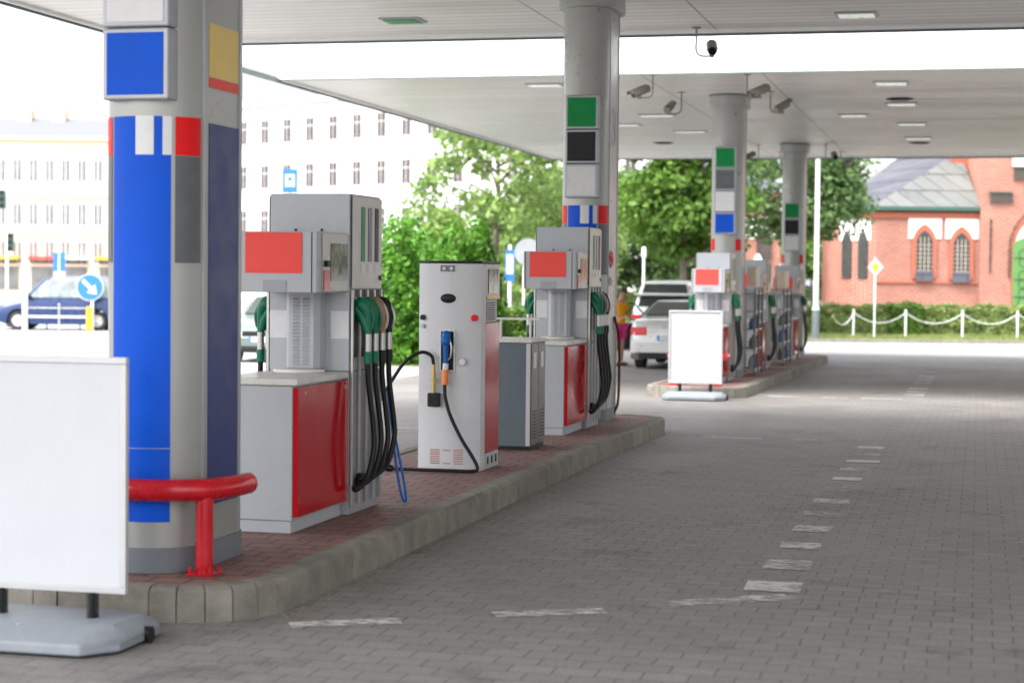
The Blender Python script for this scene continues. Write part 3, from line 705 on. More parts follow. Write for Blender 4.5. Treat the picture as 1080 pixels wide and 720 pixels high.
        for i, cm in enumerate(nz_colors):
            y = 1.045 + i * .15
            nozzle(t, sx, y, cm)
            q = MB(); q.tube(hose_pts(sx, y, 1.0, i, .17 + .02 * i), .0185, 10); q.build('hose', M['rubber'], t, smooth=60)
    return t
PX = -4.225
P1 = make_pump(['ngreen', 'ngreen', 'copper', 'plastic'])
P1.location = (PX - .03, 10.80, .176)
tag(P1, 'nearest tall grey and red fuel pump with red display front and black hoses', 'fuel pump', 'grey and red fuel pumps')
for (y, lb) in [(18.42, 'second grey and red fuel pump, between the slate cabinet and the thick column'),
                (30.05, 'fuel pump right behind the smaller blank white sign on the far island'),
                (35.62, 'fuel pump standing between the two wire display racks'),
                (42.5, 'farthest fuel pump, at the far end of the second island')]:
    p = copy_tree(P1); p.location = (PX, y, .176 + gz(y + .7)); p['label'] = lb

# blue strap dangling behind the first pump's hoses
b = MB(); b.tube(catmull([(-3.93, 12.44, .95), (-3.90, 12.45, .70), (-3.865, 12.44, .44), (-3.81, 12.40, .235), (-3.775, 12.38, .21), (-3.80, 12.43, .30), (-3.845, 12.47, .46), (-3.92, 12.47, .80)], 6), .0095, 8)
tag(b.build('hanging_strap', M['nblue'], smooth=60), 'blue plastic strap dangling behind the hoses of the nearest pump', 'strap')
b = MB(); b.tube(catmull([(-3.98, 21.05, 1.30), (-3.955, 21.20, 1.05), (-3.955, 21.24, .6), (-3.96, 21.20, .32), (-3.985, 21.12, .22)], 6), .016, 8)  # added loop standing in for hoses reflected in the column side
tag(b.build('hose_reflection', M['maroon'], smooth=60), 'dark red loop standing in for a hose reflection on the side of the thick column', 'hose')

# ------------------------------------------------------------------ gas pump
def gas_pump():
    t = empty('gas_pump', (-4.13, 14.66, .176), 0, 'slim white gas pump with blue nozzle, chamfered front and one long hose', 'gas pump')
    Wd, T = .262, 1.69
    poly = [(-.155, 0), (.155, 0), (Wd, .065), (Wd, .20), (-Wd, .20), (-Wd, .065)]
    MB().prism(poly, 'z', .0, T - .02).build('front_housing', M['cng'], t, bevel=.006)
    MB().prism([(x * 1.01, y * 1.01 - .004) for x, y in poly[:3]] + [(Wd + .003, .66), (-Wd - .003, .66)] + [(-Wd * 1.01, .065)], 'z', T - .018, T + .002).build('top_cap', M['plastic'], t, bevel=.003)
    MB().box(-Wd, Wd, .202, .65, .0, .13).build('plinth', M['pump'], t, bevel=.004)
    MB().box(-Wd, Wd, .202, .65, .132, 1.19).build('lower_body', M['redpanel'], t, bevel=.005)
    MB().box(-Wd + .02, Wd - .02, .202, .64, 1.192, 1.38).build('vent_box', M['pump'], t, bevel=.003)
    up = MB().box(-Wd, Wd, .202, .65, 1.382, T - .02).build('display_head', M['towerside'], t, bevel=.005)
    for sx in (-1, 1):
        q0, q1 = sorted((sx * (Wd + .001), sx * (Wd + .006)))
        MB().box(q0, q1, .27, .58, 1.43, 1.63).build('screen', M['screen'], up)
        MB().box(q0, q1, .21, .64, 1.384, 1.42).build('lower_strip', M['brass'], up)
        s_ = MB(); q0, q1 = sorted((sx * (Wd - .019), sx * (Wd - .014)))
        for i in range(8): s_.box(q0, q1, .28, .55, 1.215 + i * .019, 1.223 + i * .019)
        s_.build('vent_slots', M['plastic'], t)
        q0, q1 = sorted((sx * (Wd + .001), sx * (Wd + .006)))
        for i in range(3): MB().box(q0, q1, .28 + i * .13, .31 + i * .13, .04, .10).build('plinth_slot', M['plastic'], t)
    # front fittings
    dp = MB().box(-.065, .055, -.006, -.001, 1.605, 1.655).build('warning_plate', M['purple'], t)
    for cx in (-.035, .025):
        MB().prism([(cx - .018, 1.63), (cx, 1.612), (cx + .018, 1.63), (cx, 1.648)], 'y', -.009, -.0065).build('warning_diamond', M['white'], dp)
    q = MB(); q.ball((0, -.001, 1.39), 1, 20, 0, (.065, .018, .038)); q.build('oval_emblem', M['black'], t, smooth=60)
    fr = MB(); fr.box(-.065, .065, -.016, -.001, .80, .815); fr.box(-.065, .065, -.016, -.001, 1.125, 1.14); fr.box(-.065, -.052, -.016, -.001, .815, 1.125); fr.box(.052, .065, -.016, -.001, .815, 1.125)
    rc = fr.build('nozzle_frame', M['whitepanel'], t, bevel=.002)
    MB().box(-.052, .052, -.008, -.001, .815, 1.125).build('recess', M['plastic'], rc)
    n = MB(); n.tube(catmull([(0, -.02, 1.10), (0, -.05, 1.09), (.0, -.06, 1.03), (.0, -.055, .95), (-.002, -.05, .86)], 5), [.03, .033, .036, .038, .04, .038, .034, .03, .026, .024, .022, .022, .022, .021, .021, .02, .02, .02, .02, .02, .02], 12)
    n.ball((0, -.068, 1.05), .042, 12, 0, (1, .7, 1)); nz = n.build('nozzle', M['nblue'], t, smooth=60)
    n = MB(); n.tube(catmull([(.03, -.06, 1.07), (.05, -.07, 1.0), (.04, -.065, .92), (.01, -.05, .90)], 5), .008, 8); n.build('lever', M['steel'], nz)
    n = MB(); n.cyl((-.002, -.05, .87), (-.004, -.052, .82), .024, 12); n.build('collar', M['whitepanel'], nz)
    n = MB(); n.cyl((-.004, -.052, .82), (-.008, -.055, .70), .026, 14, r1=.03); n.build('grip', M['orange'], nz)
    n = MB(); n.tube(catmull([(-.008, -.055, .71), (0, -.06, .60), (.045, -.075, .46), (.14, -.09, .28), (.235, -.10, .14), (.285, -.11, .045), (.24, -.125, .02), (.05, -.13, .019), (-.25, -.13, .019), (-.42, -.13, .02)], 8), .0145, 10)
    n.tube([(-.42, -.13, .02), (-.47, -.13, .03)], .028, 10); n.build('hose', M['rubber'], t, smooth=60)
    q = MB(); q.cyl((.125, -.02, .985 - .10), (.125, -.001, .985 - .10), .034, 20); q.build('gauge', M['frame'], t)
    q = MB(); q.cyl((.125, -.023, .885), (.125, -.0205, .885), .024, 20); q.build('gauge_face', M['whitepanel'], t)
    for (x, z, m_, r_) in ((-.215, 1.235, 'plastic', .022), (-.215, 1.165, 'frame', .016), (.215, 1.235, 'red', .026)):
        y = .065 * (abs(x) - .155) / .107
        q = MB(); q.cyl((x, y - .035, z), (x, y + .01, z), r_, 14); q.build('knob', M[m_], t, bevel=.003)
    q = MB().box(-.155, -.055, -.05, -.001, .52, .63).build('coupling_box', M['plastic'], t, bevel=.01)
    s_ = MB(); s_.cyl((-.105, -.055, .575), (-.105, -.05, .575), .024, 14); s_.build('coupling_face', M['rubber'], q)
    s_ = MB(); s_.cyl((-.105, -.04, .63), (-.105, -.04, .80), .018, 12); s_.cyl((-.105, -.04, .72), (-.105, -.04, .74), .026, 6); s_.cyl((-.105, -.04, .80), (-.105, -.04, .86), .014, 10); s_.build('brass_valve', M['brass'], q)
    n = MB(); n.tube(catmull([(-.105, -.04, .86), (-.125, -.045, .93), (-.21, -.06, .955), (-.33, -.08, .88), (-.44, -.10, .72), (-.54, -.11, .55), (-.62, -.12, .42)], 8), .0145, 10); n.build('filling_hose', M['rubber'], t, smooth=60)
    s_ = MB()
    for i in range(7):
        s_.box(-.14, -.06, -.003, -.0005, .06 + i * .018, .067 + i * .018); s_.box(.055, .135, -.003, -.0005, .06 + i * .018, .067 + i * .018)
    s_.box(-.03, .03, -.003, -.0005, .166, .172); s_.box(-.03, .03, -.003, -.0005, .06, .066)
    s_.build('vent_slots', M['brickplain'], t)
    pass
gas_pump()

# ------------------------------------------------------------------ slate service cabinet
t = empty('service_cabinet', (-4.13, 16.66, .176), 0, 'dark slate service cabinet with towel rail, between white gas pump and second fuel pump', 'cabinet')
MB().box(-.21, .21, .02, .58, .0, .03).build('plinth', M['plastic'], t)
MB().box(-.21, .21, .0, .60, .032, .97).build('body', M['slate'], t, bevel=.005)
MB().box(.175, .214, -.006, -.001, .04, .965).build('edge_trim', M['alu'], t)
MB().box(-.225, .225, -.012, .612, .972, 1.005).build('top', M['counter'], t, bevel=.006)
for i, y in enumerate((.02, .31)):
    d = MB().box(.211, .219, y, y + .275, .05, .955).build('door', M['brownside'], t, bevel=.003)
    MB().box(.22, .226, y + .05, y + .17, .74, .88).build('tag_holder', M['steel'], d)
    s_ = MB()
    for k_ in range(9): s_.box(.2195, .222, y + .05, y + .22, .10 + k_ * .03, .11 + k_ * .03)
    s_.build('door_slots', M['plastic'], d)
b = MB()
for x in (-.14, .14): b.cyl((x, .30, 1.006), (x, .30, 1.17), .012, 10)
b.box(-.235, .235, .27, .33, 1.172, 1.192)
b.build('towel_rail', M['counter'], t)

# ------------------------------------------------------------------ wire display racks
def rack(y, L_, label, split):
    t = empty('display_rack', (-3.98, y, .176 + gz(y)), 0, label, 'display rack', 'wire display racks')
    Wd, H_ = .15, 1.55
    b = MB()
    for x in (-Wd, Wd):
        for yy in (0, L_): b.box(x - .018, x + .018, yy - .018, yy + .018, .04, H_)
    b.box(Wd - .018, Wd + .018, L_ * split - .015, L_ * split + .015, .04, H_)
    b.build('upright', M['brownside'], t)
    for z in (.10, .46, .80, 1.12, 1.45):
        MB().box(-Wd, Wd, 0, L_, z - .012, z + .012).build('shelf', M['steel'], t)
    b = MB()
    for i in range(1, 14): b.box(-Wd - .004, -Wd + .004, L_ * i / 14 - .004, L_ * i / 14 + .004, .06, H_)
    for i in range(26): b.box(-Wd - .003, -Wd + .003, 0, L_, .08 + i * .057, .084 + i * .057)
    for i in range(1, 7): b.box(-Wd + .3 * i / 7 - .004, -Wd + .3 * i / 7 + .004, -.004, .004, .06, H_)
    for i in range(26): b.box(-Wd, Wd, -.003, .003, .08 + i * .057, .084 + i * .057)
    b.build('mesh_panel', M['brownside'], t, smooth=0)
    b = MB(); b.box(-Wd + .004, -Wd + .012, .02, L_ - .02, .11, H_ - .02); b.build('back_panel', M['brownside'], t)
    MB().box(Wd - .14, Wd + .012, .0, L_ * .62, H_ + .02, H_ + .37).build('header_board', M['beige'], t, bevel=.004)
    for x in (-Wd, Wd):
        for yy in (.02, L_ - .02):
            q = MB(); q.cyl((x - .01, yy, .04), (x + .01, yy, .04), .04, 12); q.build('castor', M['rubber'], t)
    return t
r1 = rack(33.6, 1.15, 'wire display rack between the first and second pumps of the far island', .5)
r2 = rack(38.7, 1.5, 'longer wire display rack between the last two pumps, with bottles', .5)
for (ra, y0, L_, lb) in ((r1, 33.6, 1.15, 'near'), (r2, 38.7, 1.5, 'far')):
    n = 9 if lb == 'near' else 12
    for zi, z in enumerate((.112, .472, .812)):
        for i in range(n):
            if rnd.random() < .15: continue
            yy = y0 + .06 + (L_ - .12) * i / (n - 1); h = rnd.choice((.20, .24))
            m_ = rnd.choice(('nblue', 'plastic', 'dgrey', 'frame', 'dblue'))
            q = MB(); q.tube([(0, 0, 0), (0, 0, h * .68), (0, 0, h * .82), (0, 0, h * .86), (0, 0, h)], [.042, .042, .018, .016, .016], 10)
            o = q.build('bottle', M[m_], loc=(-3.90, yy, ra.location.z + z))
            tag(o, ('bottle on the shelves of the rack behind the smaller white sign' if lb == 'near' else 'bottle on the shelves of the longer, farther rack'), 'bottle', 'bottles on the %s wire rack' % lb)

# ------------------------------------------------------------------ security cameras
def cctv(x, y, dx, az, tilt, label):
    t = empty('security_camera', (x, y, CZ + .01), 0, label, 'camera', 'security cameras under the canopies')
    p = catmull([(0, 0, 0), (0, 0, -.15), (0, 0, -.29), (dx * .05, 0, -.355), (dx * .13, 0, -.365), (dx * .20, 0, -.36)], 6)
    b = MB(); b.tube(p, .012, 10); b.cyl((0, 0, -.012), (0, 0, 0), .06, 16); b.build('bracket', M['cam'], t, smooth=50)
    q = MB(); q.cyl((0, 0, -.04), (0, 0, .05), .016, 10); q.box(-.03, .03, -.03, .03, -.03, .0); jt = q.build('joint', M['cam'], t); jt.location = (dx * .20, 0, -.345)
    b = MB(); b.cyl((0, .17, 0), (0, -.14, 0), .062, 18); h = b.build('housing', M['cam'], t, bevel=.008)
    b = MB(); pts = [(.075 * math.cos(R(a)), .075 * math.sin(R(a)) + .004) for a in range(10, 171, 16)]; pts2 = [(.069 * math.cos(R(a)), .069 * math.sin(R(a)) + .004) for a in range(170, 9, -16)]
    b.prism(pts + pts2, 'y', -.20, .13); b.build('sun_shield', M['cam'], h)
    b = MB(); b.cyl((0, -.1405, 0), (0, -.147, 0), .05, 18); b.build('lens', M['black'], h)
    h.location = (dx * .20, 0, -.265); h.rotation_euler = (R(tilt), 0, R(az))
    return t
k = 1.05
for (x, y, dx, az, ti, lb) in [
    (-3.35, 22.80, 1, 10, 22, 'security camera hanging alone from the near canopy against the white fascia'),
    (-4.75, 27.95, -1, -48, 22, 'leftmost security camera, pointing left, at the far canopy front edge'),
    (-4.74, 30.69, -1, 172, -20, 'security camera seen end-on just left of the green topped column'),
    (-3.37, 28.11, 1, -52, 22, 'security camera above and right of the green topped column, pointing down left'),
    (-3.30, 30.73, 1, 140, -25, 'rightmost of the four front security cameras, pointing away right'),
    (-4.86, 42.88, -1, -35, 20, 'small security camera just right of the green topped column'),
    (-4.86, 46.2, 1, 160, -20, 'lower small security camera left of the farthest column'),
    (-3.37, 43.03, 1, 15, 20, 'small security camera right of the farthest column'),
    (-3.37, 46.2, 1, 160, -20, 'lowest small security camera beside the white street lamp')]:
    cctv(x * k if y < 46 else x, y * k if y < 46 else y + 1.5, dx, az, ti, lb)

# ------------------------------------------------------------------ cars
def car(name, label, paint, L_, Wd, H_, belt, prof, cabin, wb, front_over, wr=.32, glass='carglass', front='head', lower=None, kind='sedan', door_open=False, cat='car'):
    """local frame: +y is the front of the car, origin under its middle. prof: (y fraction from rear, top height). cabin: y of rear glass base, roof rear, roof front, windscreen base"""
    t = empty(name, (0, 0, 0), 0, label, cat)
    yr = -L_ / 2; yf_ax = L_ / 2 - front_over; yr_ax = yf_ax - wb
    n = 64; b = MB(); hw = Wd / 2
    ys = [yr + L_ * i / n for i in range(n + 1)]
    py = [yr + L_ * p[0] for p in prof]; pz = [p[1] for p in prof]
    for y in ys:
        e = min((y - yr) / .42, (L_ / 2 - y) / .55, 1); e = max(e, 0); wv = hw * (.88 + .12 * math.sin(e * math.pi / 2) ** .8)
        zt = float(np.interp(y, py, pz)); zb = .20 + .16 * max(0, 1 - min((y - yr), (L_ / 2 - y)) / .5)
        za = zb
        for ya in (yf_ax, yr_ax):
            d = abs(y - ya); ra = wr + .055
            if d < ra: za = max(za, wr + math.sqrt(ra * ra - d * d))
        za = min(za, zt - .12); zm = max(.56, za + .03); zm = min(zm, zt - .08)
        sec = [(wv * .70, za), (wv * .975, za), (wv, za + .012), (wv * 1.0, zm), (wv * .985, zm + (zt - zm) * .55), (wv * .93, zt - .035), (wv * .86, zt), (wv * .45, zt + .018)]
        full = [(-x, y, z) for x, z in sec] [::1] + [(x, y, z) for x, z in sec[::-1]]
        b.v += full
    m_ = 16
    for i in range(n):
        for j in range(m_ - 1):
            b.f.append((i * m_ + j, i * m_ + j + 1, (i + 1) * m_ + j + 1, (i + 1) * m_ + j)); b.m.append(1 if lower and j in (0,1,2,12,13,14) and False else 0)
    b.f.append(tuple(range(m_))[::-1]); b.m.append(0); b.f.append(tuple(range(n * m_, (n + 1) * m_))); b.m.append(0)
    body = b.build('body', paint, t, smooth=40)
    u = MB(); u.box(-hw * .72, hw * .72, yr + .3, L_ / 2 - .3, .22, .5); u.build('underbody', M['plastic'], t)
    # cabin
    y0, y1, y2, y3 = [yr + L_ * c for c in cabin]
    zb = belt - .03; bw = hw * .89; rw = hw * .66
    def csec(y, z, f): 
        wv = bw + (rw - bw) * f
        return [(-wv, y, z), (wv, y, z)]
    zr = H_
    # stations along the cabin: (y, top z, roof half width)
    zb0 = float(np.interp(y0, py, pz)); zb3 = float(np.interp(y3, py, pz))
    st = []
    N_ = 18
    for i in range(N_ + 1):
        f = i / N_
        if f < .3: y = y0 + (y1 - y0) * f / .3; z = zb0 + (zr - .03 - zb0) * (f / .3); 
        elif f < .65: g = (f - .3) / .35; y = y1 + (y2 - y1) * g; z = zr - .03 + .03 * math.sin(math.pi * g)
        else: g = (f - .65) / .35; y = y2 + (y3 - y2) * g; z = zr - .03 + (zb3 - zr + .03) * g
        hgt = max(0.0, (z - zb) / (zr - zb)); st.append((y, z, bw + (rw - bw) * min(hgt, 1)))
    c = MB()
    for (y, z, wv) in st:
        yl = y
        c.v += [(-bw, yl, zb), (-(wv + .01), yl, z - .05 if z - .05 > zb else zb + .001), (-wv + .05, yl, z), (0, yl, z + .02), (wv - .05, yl, z), (wv + .01, yl, z - .05 if z - .05 > zb else zb + .001), (bw, yl, zb)]
    for i in range(len(st) - 1):
        for j in range(6): c.f.append((i * 7 + j, i * 7 + j + 1, (i + 1) * 7 + j + 1, (i + 1) * 7 + j)); c.m.append(0)
    c.f.append(tuple(range(7))[::-1]); c.m.append(0); c.f.append(tuple(range((len(st) - 1) * 7, len(st) * 7))); c.m.append(0)
    c.build('cabin', paint, t, smooth=35)
    def panel(nm, pts, m2, off):
        P = [Vector(p) for p in pts]; nn = (P[1] - P[0]).cross(P[-1] - P[0]).normalized() * off
        if nn.dot((sum(P, Vector()) / len(P)) - Vector((0, 0, .8))) < 0: nn = -nn
        q = MB(); k2 = len(P)
        q.add([p - nn * .3 for p in P] + [p + nn for p in P], [tuple(range(k2)), tuple(range(k2, 2 * k2))] + [(i, (i + 1) % k2, k2 + (i + 1) % k2, k2 + i) for i in range(k2)])
        return q.build(nm, m2, t, smooth=0)
    G = M[glass]
    def lerp(a, b_, f): return a + (b_ - a) * f
    def glassquad(nm, ya, za, yb, zb_):
        lo, hi = .14, .90
        P = []
        for f, s in ((lo, -1), (lo, 1), (hi, 1), (hi, -1)):
            z = lerp(za, zb_, f); y = lerp(ya, yb, f); hg = (z - zb) / (zr - zb); wv = bw + (rw - bw) * min(max(hg, 0), 1)
            P.append((s * (wv - .10), y, z + .02))
        panel(nm, P, G, .022)
    glassquad('rear_window', y0, zb0, y1, zr - .03); glassquad('windscreen', y3, zb3, y2, zr - .03)
    for s in (-1, 1):
        zt_ = zr - .12; f_ = (zt_ - zb) / (zr - zb); wt = bw + (rw - bw) * f_
        zl = belt + .03; wl = bw + (rw - bw) * ((zl - zb) / (zr - zb))
        ym = (y1 + y2) / 2 - .05
        ra_ = lambda z: lerp(y0, y1, (z - zb0) / (zr - zb0)); fa_ = lambda z: lerp(y3, y2, (z - zb3) / (zr - zb3))
        pr = .16
        for (a, bb, c_, d) in (((ra_(zl) + pr), ym - .03, ym - .03, ra_(zt_) + pr), (ym + .03, fa_(zl) - pr, fa_(zt_) - pr, ym + .03)):
            panel('side_window', [(s * (wl + .012), a, zl), (s * (wl + .012), bb, zl), (s * (wt + .012), c_, zt_), (s * (wt + .012), d, zt_)], G, .008)
        q = MB(); q.ball((s * (hw + .06), fa_(belt) - .25, belt + .06), 1, 12, 0, (.11, .07, .075)); q.build('mirror', M['plastic'], t, smooth=60)
        for ya in (yf_ax, yr_ax):
            q = MB(); xo = s * (hw - .015); xi = s * (hw - .22)
            q.tube([(xi, ya, wr), (xi + s * .02, ya, wr), (xo - s * .02, ya, wr), (xo, ya, wr)], [wr - .02, wr, wr, wr - .02], 28); wh = q.build('wheel', M['tyre'], t)
            q = MB(); q.cyl((xo - s * .01, ya, wr), (xo + s * .004, ya, wr), wr * .62, 20)
            for k2 in range(5):
                a = k2 * 2 * math.pi / 5; q.cyl((xo, ya, wr), (xo + s * .006, ya + wr * .55 * math.cos(a), wr + wr * .55 * math.sin(a)), .03, 6)
            q.build('rim', M['rim'], wh)
        # lamps at both ends
        zt0 = float(np.interp(yr + .08, py, pz))
        q = MB(); xw = hw * .80
        x0, x1 = sorted((s * hw * .54, s * hw * .84)); q.box(x0, x1, yr - .012, yr + .10, zt0 - .27, zt0 - .09)
        x0, x1 = sorted((s * hw * .80, s * hw * .925)); q.box(x0, x1, yr + .005, yr + .16, zt0 - .268, zt0 - .092)
        q.build('tail_light', M['tail'], t, bevel=.02)
        zf = float(np.interp(L_ / 2 - .15, py, pz)); q = MB(); x0, x1 = sorted((s * hw * .48, s * hw * .85)); q.box(x0, x1, L_ / 2 - .12, L_ / 2 + .012, zf - .20, zf - .07)
        x0, x1 = sorted((s * hw * .80, s * hw * .94)); q.box(x0, x1, L_ / 2 - .32, L_ / 2 - .05, zf - .18, zf - .06)
        q.build('headlight', M['headl'], t, bevel=.03)
    for (ye, sg) in ((yr, -1), (L_ / 2, 1)):
        a, c_ = sorted((ye - sg * .05, ye + sg * .035)); MB().box(-hw * .84, hw * .84, a, c_, .36, .58).build('bumper', paint, t, bevel=.03)
        a, c_ = sorted((ye - sg * .05, ye + sg * .028)); MB().box(-hw * .74, hw * .74, a, c_, .24, .355).build('lower_valance', M['plastic'], t, bevel=.02)
        zp = (zt0 - .32) if sg < 0 and kind == 'sedan' else .52
        a, c_ = sorted((ye + sg * .001, ye + sg * .045)); pl = MB().box(-.26, .26, a, c_, zp - .055, zp + .06).build('number_plate', M['white'], t)
        a, c_ = sorted((ye + sg * .0455, ye + sg * .048)); MB().box(*sorted((sg * .26, sg * .215)), a, c_, zp - .055, zp + .06).build('plate_band', M['signblue'], pl)
    if kind != 'sedan':
        MB().box(-hw * .48, hw * .48, L_ / 2 - .03, L_ / 2 + .016, .60, .70).build('grille', M['plastic'], t, bevel=.01)
    return t
# silver saloon being filled up, seen from behind
y = 39.6 + 2.3
sc_ = car('parked_car', 'silver saloon seen from behind with its driver door open', M['silver'], 4.65, 1.80, 1.46, .96,
         [(0, .88), (.02, 1.02), (.10, 1.08), (.20, 1.06), (.60, .97), (.72, .96), (.80, .92), (.93, .80), (.985, .66), (1, .55)], (.10, .34, .56, .76), 2.69, .92)
sc_.location = (-6.30, y, gz(y) + .006)
hw = .9
d = empty('door', (0, 0, 0)); d.parent = sc_; d.location = (-hw + .04, .95, 0); d.rotation_euler.z = R(-62)   # opens to the left
bpy.data.objects.remove(d)
q = MB(); q.box(-.03, .03, -1.08, 0, .28, .94)
d = q.build('open_door', M['silver'], sc_, bevel=.02); d.location = (-hw - .03, .95, 0); d.rotation_euler.z = R(-66)
MB().box(.031, .05, -1.04, -.05, .32, .90).build('door_lining', M['plastic'], d, bevel=.01)
q = MB(); q.tube([(0, -.02, .94), (0, -.42, 1.36), (0, -.95, 1.38), (0, -1.06, .94)], .02, 6); q.build('window_frame', M['plastic'], d)
# silver people carrier behind it
y = 52.5
o = car('parked_van', 'tall silver people carrier parked beyond the silver saloon', M['silver'], 4.7, 1.9, 1.90, 1.10,
        [(0, 1.0), (.01, 1.08), (.04, 1.10), (.6, 1.08), (.76, 1.08), (.92, .95), (.985, .75), (1, .6)], (.01, .06, .62, .80), 3.0, .90, wr=.34, kind='van', cat='van')
o.location = (-8.15, y, gz(y) + .006)
MB().box(-.80, .80, -2.40, -2.10, 1.50, 1.57).build('tailgate_spoiler', M['silver'], o, bevel=.02)
# pale green hatchback facing us on the left lane
y = 40.6
o = car('parked_car', 'pale green hatchback facing the viewer, glimpsed behind the nearest pump', M['palegreen'], 4.1, 1.75, 1.46, .95,
        [(0, .9), (.02, 1.0), (.06, 1.02), (.6, .98), (.72, .98), (.82, .92), (.95, .78), (1, .6)], (.02, .16, .56, .75), 2.5, .85, glass='carglass', kind='hatch')
o.location = (-15.35, y, gz(y) + .006); o.rotation_euler.z = R(180 + 8)
# blue van crossing on the left street
p = far(-15.4, 65.0, GL - .0 + .006)
o = car('parked_van', 'dark blue van with silver trim, side on, on the left street', M['vanblue'], 4.4, 1.80, 1.82, 1.08,
        [(0, 1.04), (.01, 1.10), (.05, 1.12), (.55, 1.06), (.70, 1.05), (.80, 1.0), (.93, .86), (.985, .72), (1, .58)], (.01, .05, .60, .78), 2.68, .88, glass='paleglass', kind='van', cat='van')
o.location = p; o.rotation_euler.z = YAW + R(90)
q = MB()
for sx in (-1, 1):
    q.box(*sorted((sx * .895, sx * .915)), -1.0, .95, .42, .50); q.box(*sorted((sx * .895, sx * .912)), -1.0, .95, .74, .77)
q.build('side_trim', M['vansilver'], o, bevel=.006)

# ------------------------------------------------------------------ person
def skin_mesh(name, verts, edges, radii, m, parent, sub=2, extra=None):
    me = bpy.data.meshes.new(name); me.from_pydata(verts, edges, []); o = bpy.data.objects.new(name, me); COL.objects.link(o)
    sk = o.modifiers.new('skin', 'SKIN'); sk.use_smooth_shade = True
    ls = me.skin_vertices[0].data
    for i, r in enumerate(radii): ls[i].radius = r if isinstance(r, tuple) else (r, r); ls[i].use_root = (i == 0)
    su = o.modifiers.new('sub', 'SUBSURF'); su.levels = sub; su.render_levels = sub
    ev = bpy.data.meshes.new_from_object(o.evaluated_get(bpy.context.evaluated_depsgraph_get()))
    bpy.data.objects.remove(o)
    ob = bpy.data.objects.new(name, ev); COL.objects.link(ob); ev.materials.clear(); ev.materials.append(m)
    ev.polygons.foreach_set('use_smooth', [True] * len(ev.polygons))
    if parent: ob.parent = parent
    return ob
py_ = 41.2
man = empty('person', (-7.70, py_, gz(py_) + .006), R(-35), 'person in yellow T-shirt and magenta shorts, head bowed, beside the open car door', 'person')
# faces local +x ... stands upright with a stooped head, forearms forward
V = [(0, 0, .93), (0, 0, 1.05), (.01, 0, 1.22), (.03, 0, 1.38), (.075, 0, 1.46), (.12, 0, 1.53), (.15, 0, 1.60), (.145, 0, 1.66),
     (.02, .17, 1.36), (.03, .22, 1.15), (.22, .19, 1.02), (.30, .17, 1.03),
     (.02, -.17, 1.36), (.03, -.22, 1.15), (.22, -.17, 1.04), (.30, -.15, 1.06),
     (0, .095, .86), (.02, .10, .50), (-.01, .10, .09), (.12, .11, .035),
     (0, -.095, .86), (.03, -.10, .50), (.0, -.10, .09), (.13, -.11, .035)]
E_ = [(0, 1), (1, 2), (2, 3), (3, 4), (4, 5), (5, 6), (6, 7), (3, 8), (8, 9), (9, 10), (10, 11), (3, 12), (12, 13), (13, 14), (14, 15), (0, 16), (16, 17), (17, 18), (18, 19), (0, 20), (20, 21), (21, 22), (22, 23)]
Rd = [.13, .125, .135, .12, .055, .075, .092, .07, .055, .042, .034, .03, .055, .042, .034, .03, .085, .055, .042, .04, .085, .055, .042, .04]
# fingers
for (h, sg) in ((11, 1), (15, -1)):
    hx, hy, hz = V[h]
    for i in range(4):
        o_ = len(V); V += [(hx + .07, hy + (i - 1.5) * .019, hz + .004), (hx + .07 + (.055, .065, .06, .045)[i], hy + (i - 1.5) * .021, hz - .018)]; E_ += [(h, o_), (o_, o_ + 1)]; Rd += [.009, .008]
    o_ = len(V); V += [(hx + .02, hy - sg * .038, hz + .006), (hx + .06, hy - sg * .05, hz - .002)]; E_ += [(h, o_), (o_, o_ + 1)]; Rd += [.010, .008]
bodym = skin_mesh('body', V, E_, Rd, M['skin'], man)
skin_mesh('shirt', [(0, 0, .90), (0, 0, 1.05), (.01, 0, 1.22), (.03, 0, 1.37), (.05, 0, 1.42), (.02, .18, 1.36), (.028, .225, 1.20), (.02, -.18, 1.36), (.028, -.225, 1.20)],
          [(0, 1), (1, 2), (2, 3), (3, 4), (3, 5), (5, 6), (3, 7), (7, 8)], [.158, .152, .16, .142, .075, .085, .072, .085, .072], M['shirt'], man)
skin_mesh('shorts', [(0, 0, .93), (0, .10, .84), (.014, .105, .56), (0, -.10, .84), (.02, -.105, .56)], [(0, 1), (1, 2), (0, 3), (3, 4)], [.15, .115, .10, .115, .10], M['shorts'], man)
q = MB(); q.ball((.128, 0, 1.645), 1, 16, 0, (.102, .088, .088)); q.build('hair', M['hair'], man, smooth=60)
q = MB(); q.ball((.245, 0, 1.575), 1, 8, 0, (.022, .014, .02)); q.build('nose', M['skin'], man, smooth=60)
for s in (-1, 1):
    q = MB(); q.ball((.15, s * .088, 1.585), 1, 8, 0, (.022, .012, .032)); q.build('ear', M['skin'], man, smooth=60)
    q = MB(); q.ball((.232, s * .032, 1.60), .010, 8); q.build('eye', M['hair'], man, smooth=60)
    q = MB(); q.ball((.075, s * .105, .04), 1, 12, 0, (.14, .05, .045)); q.build('shoe', M['shoe'], man, smooth=60)

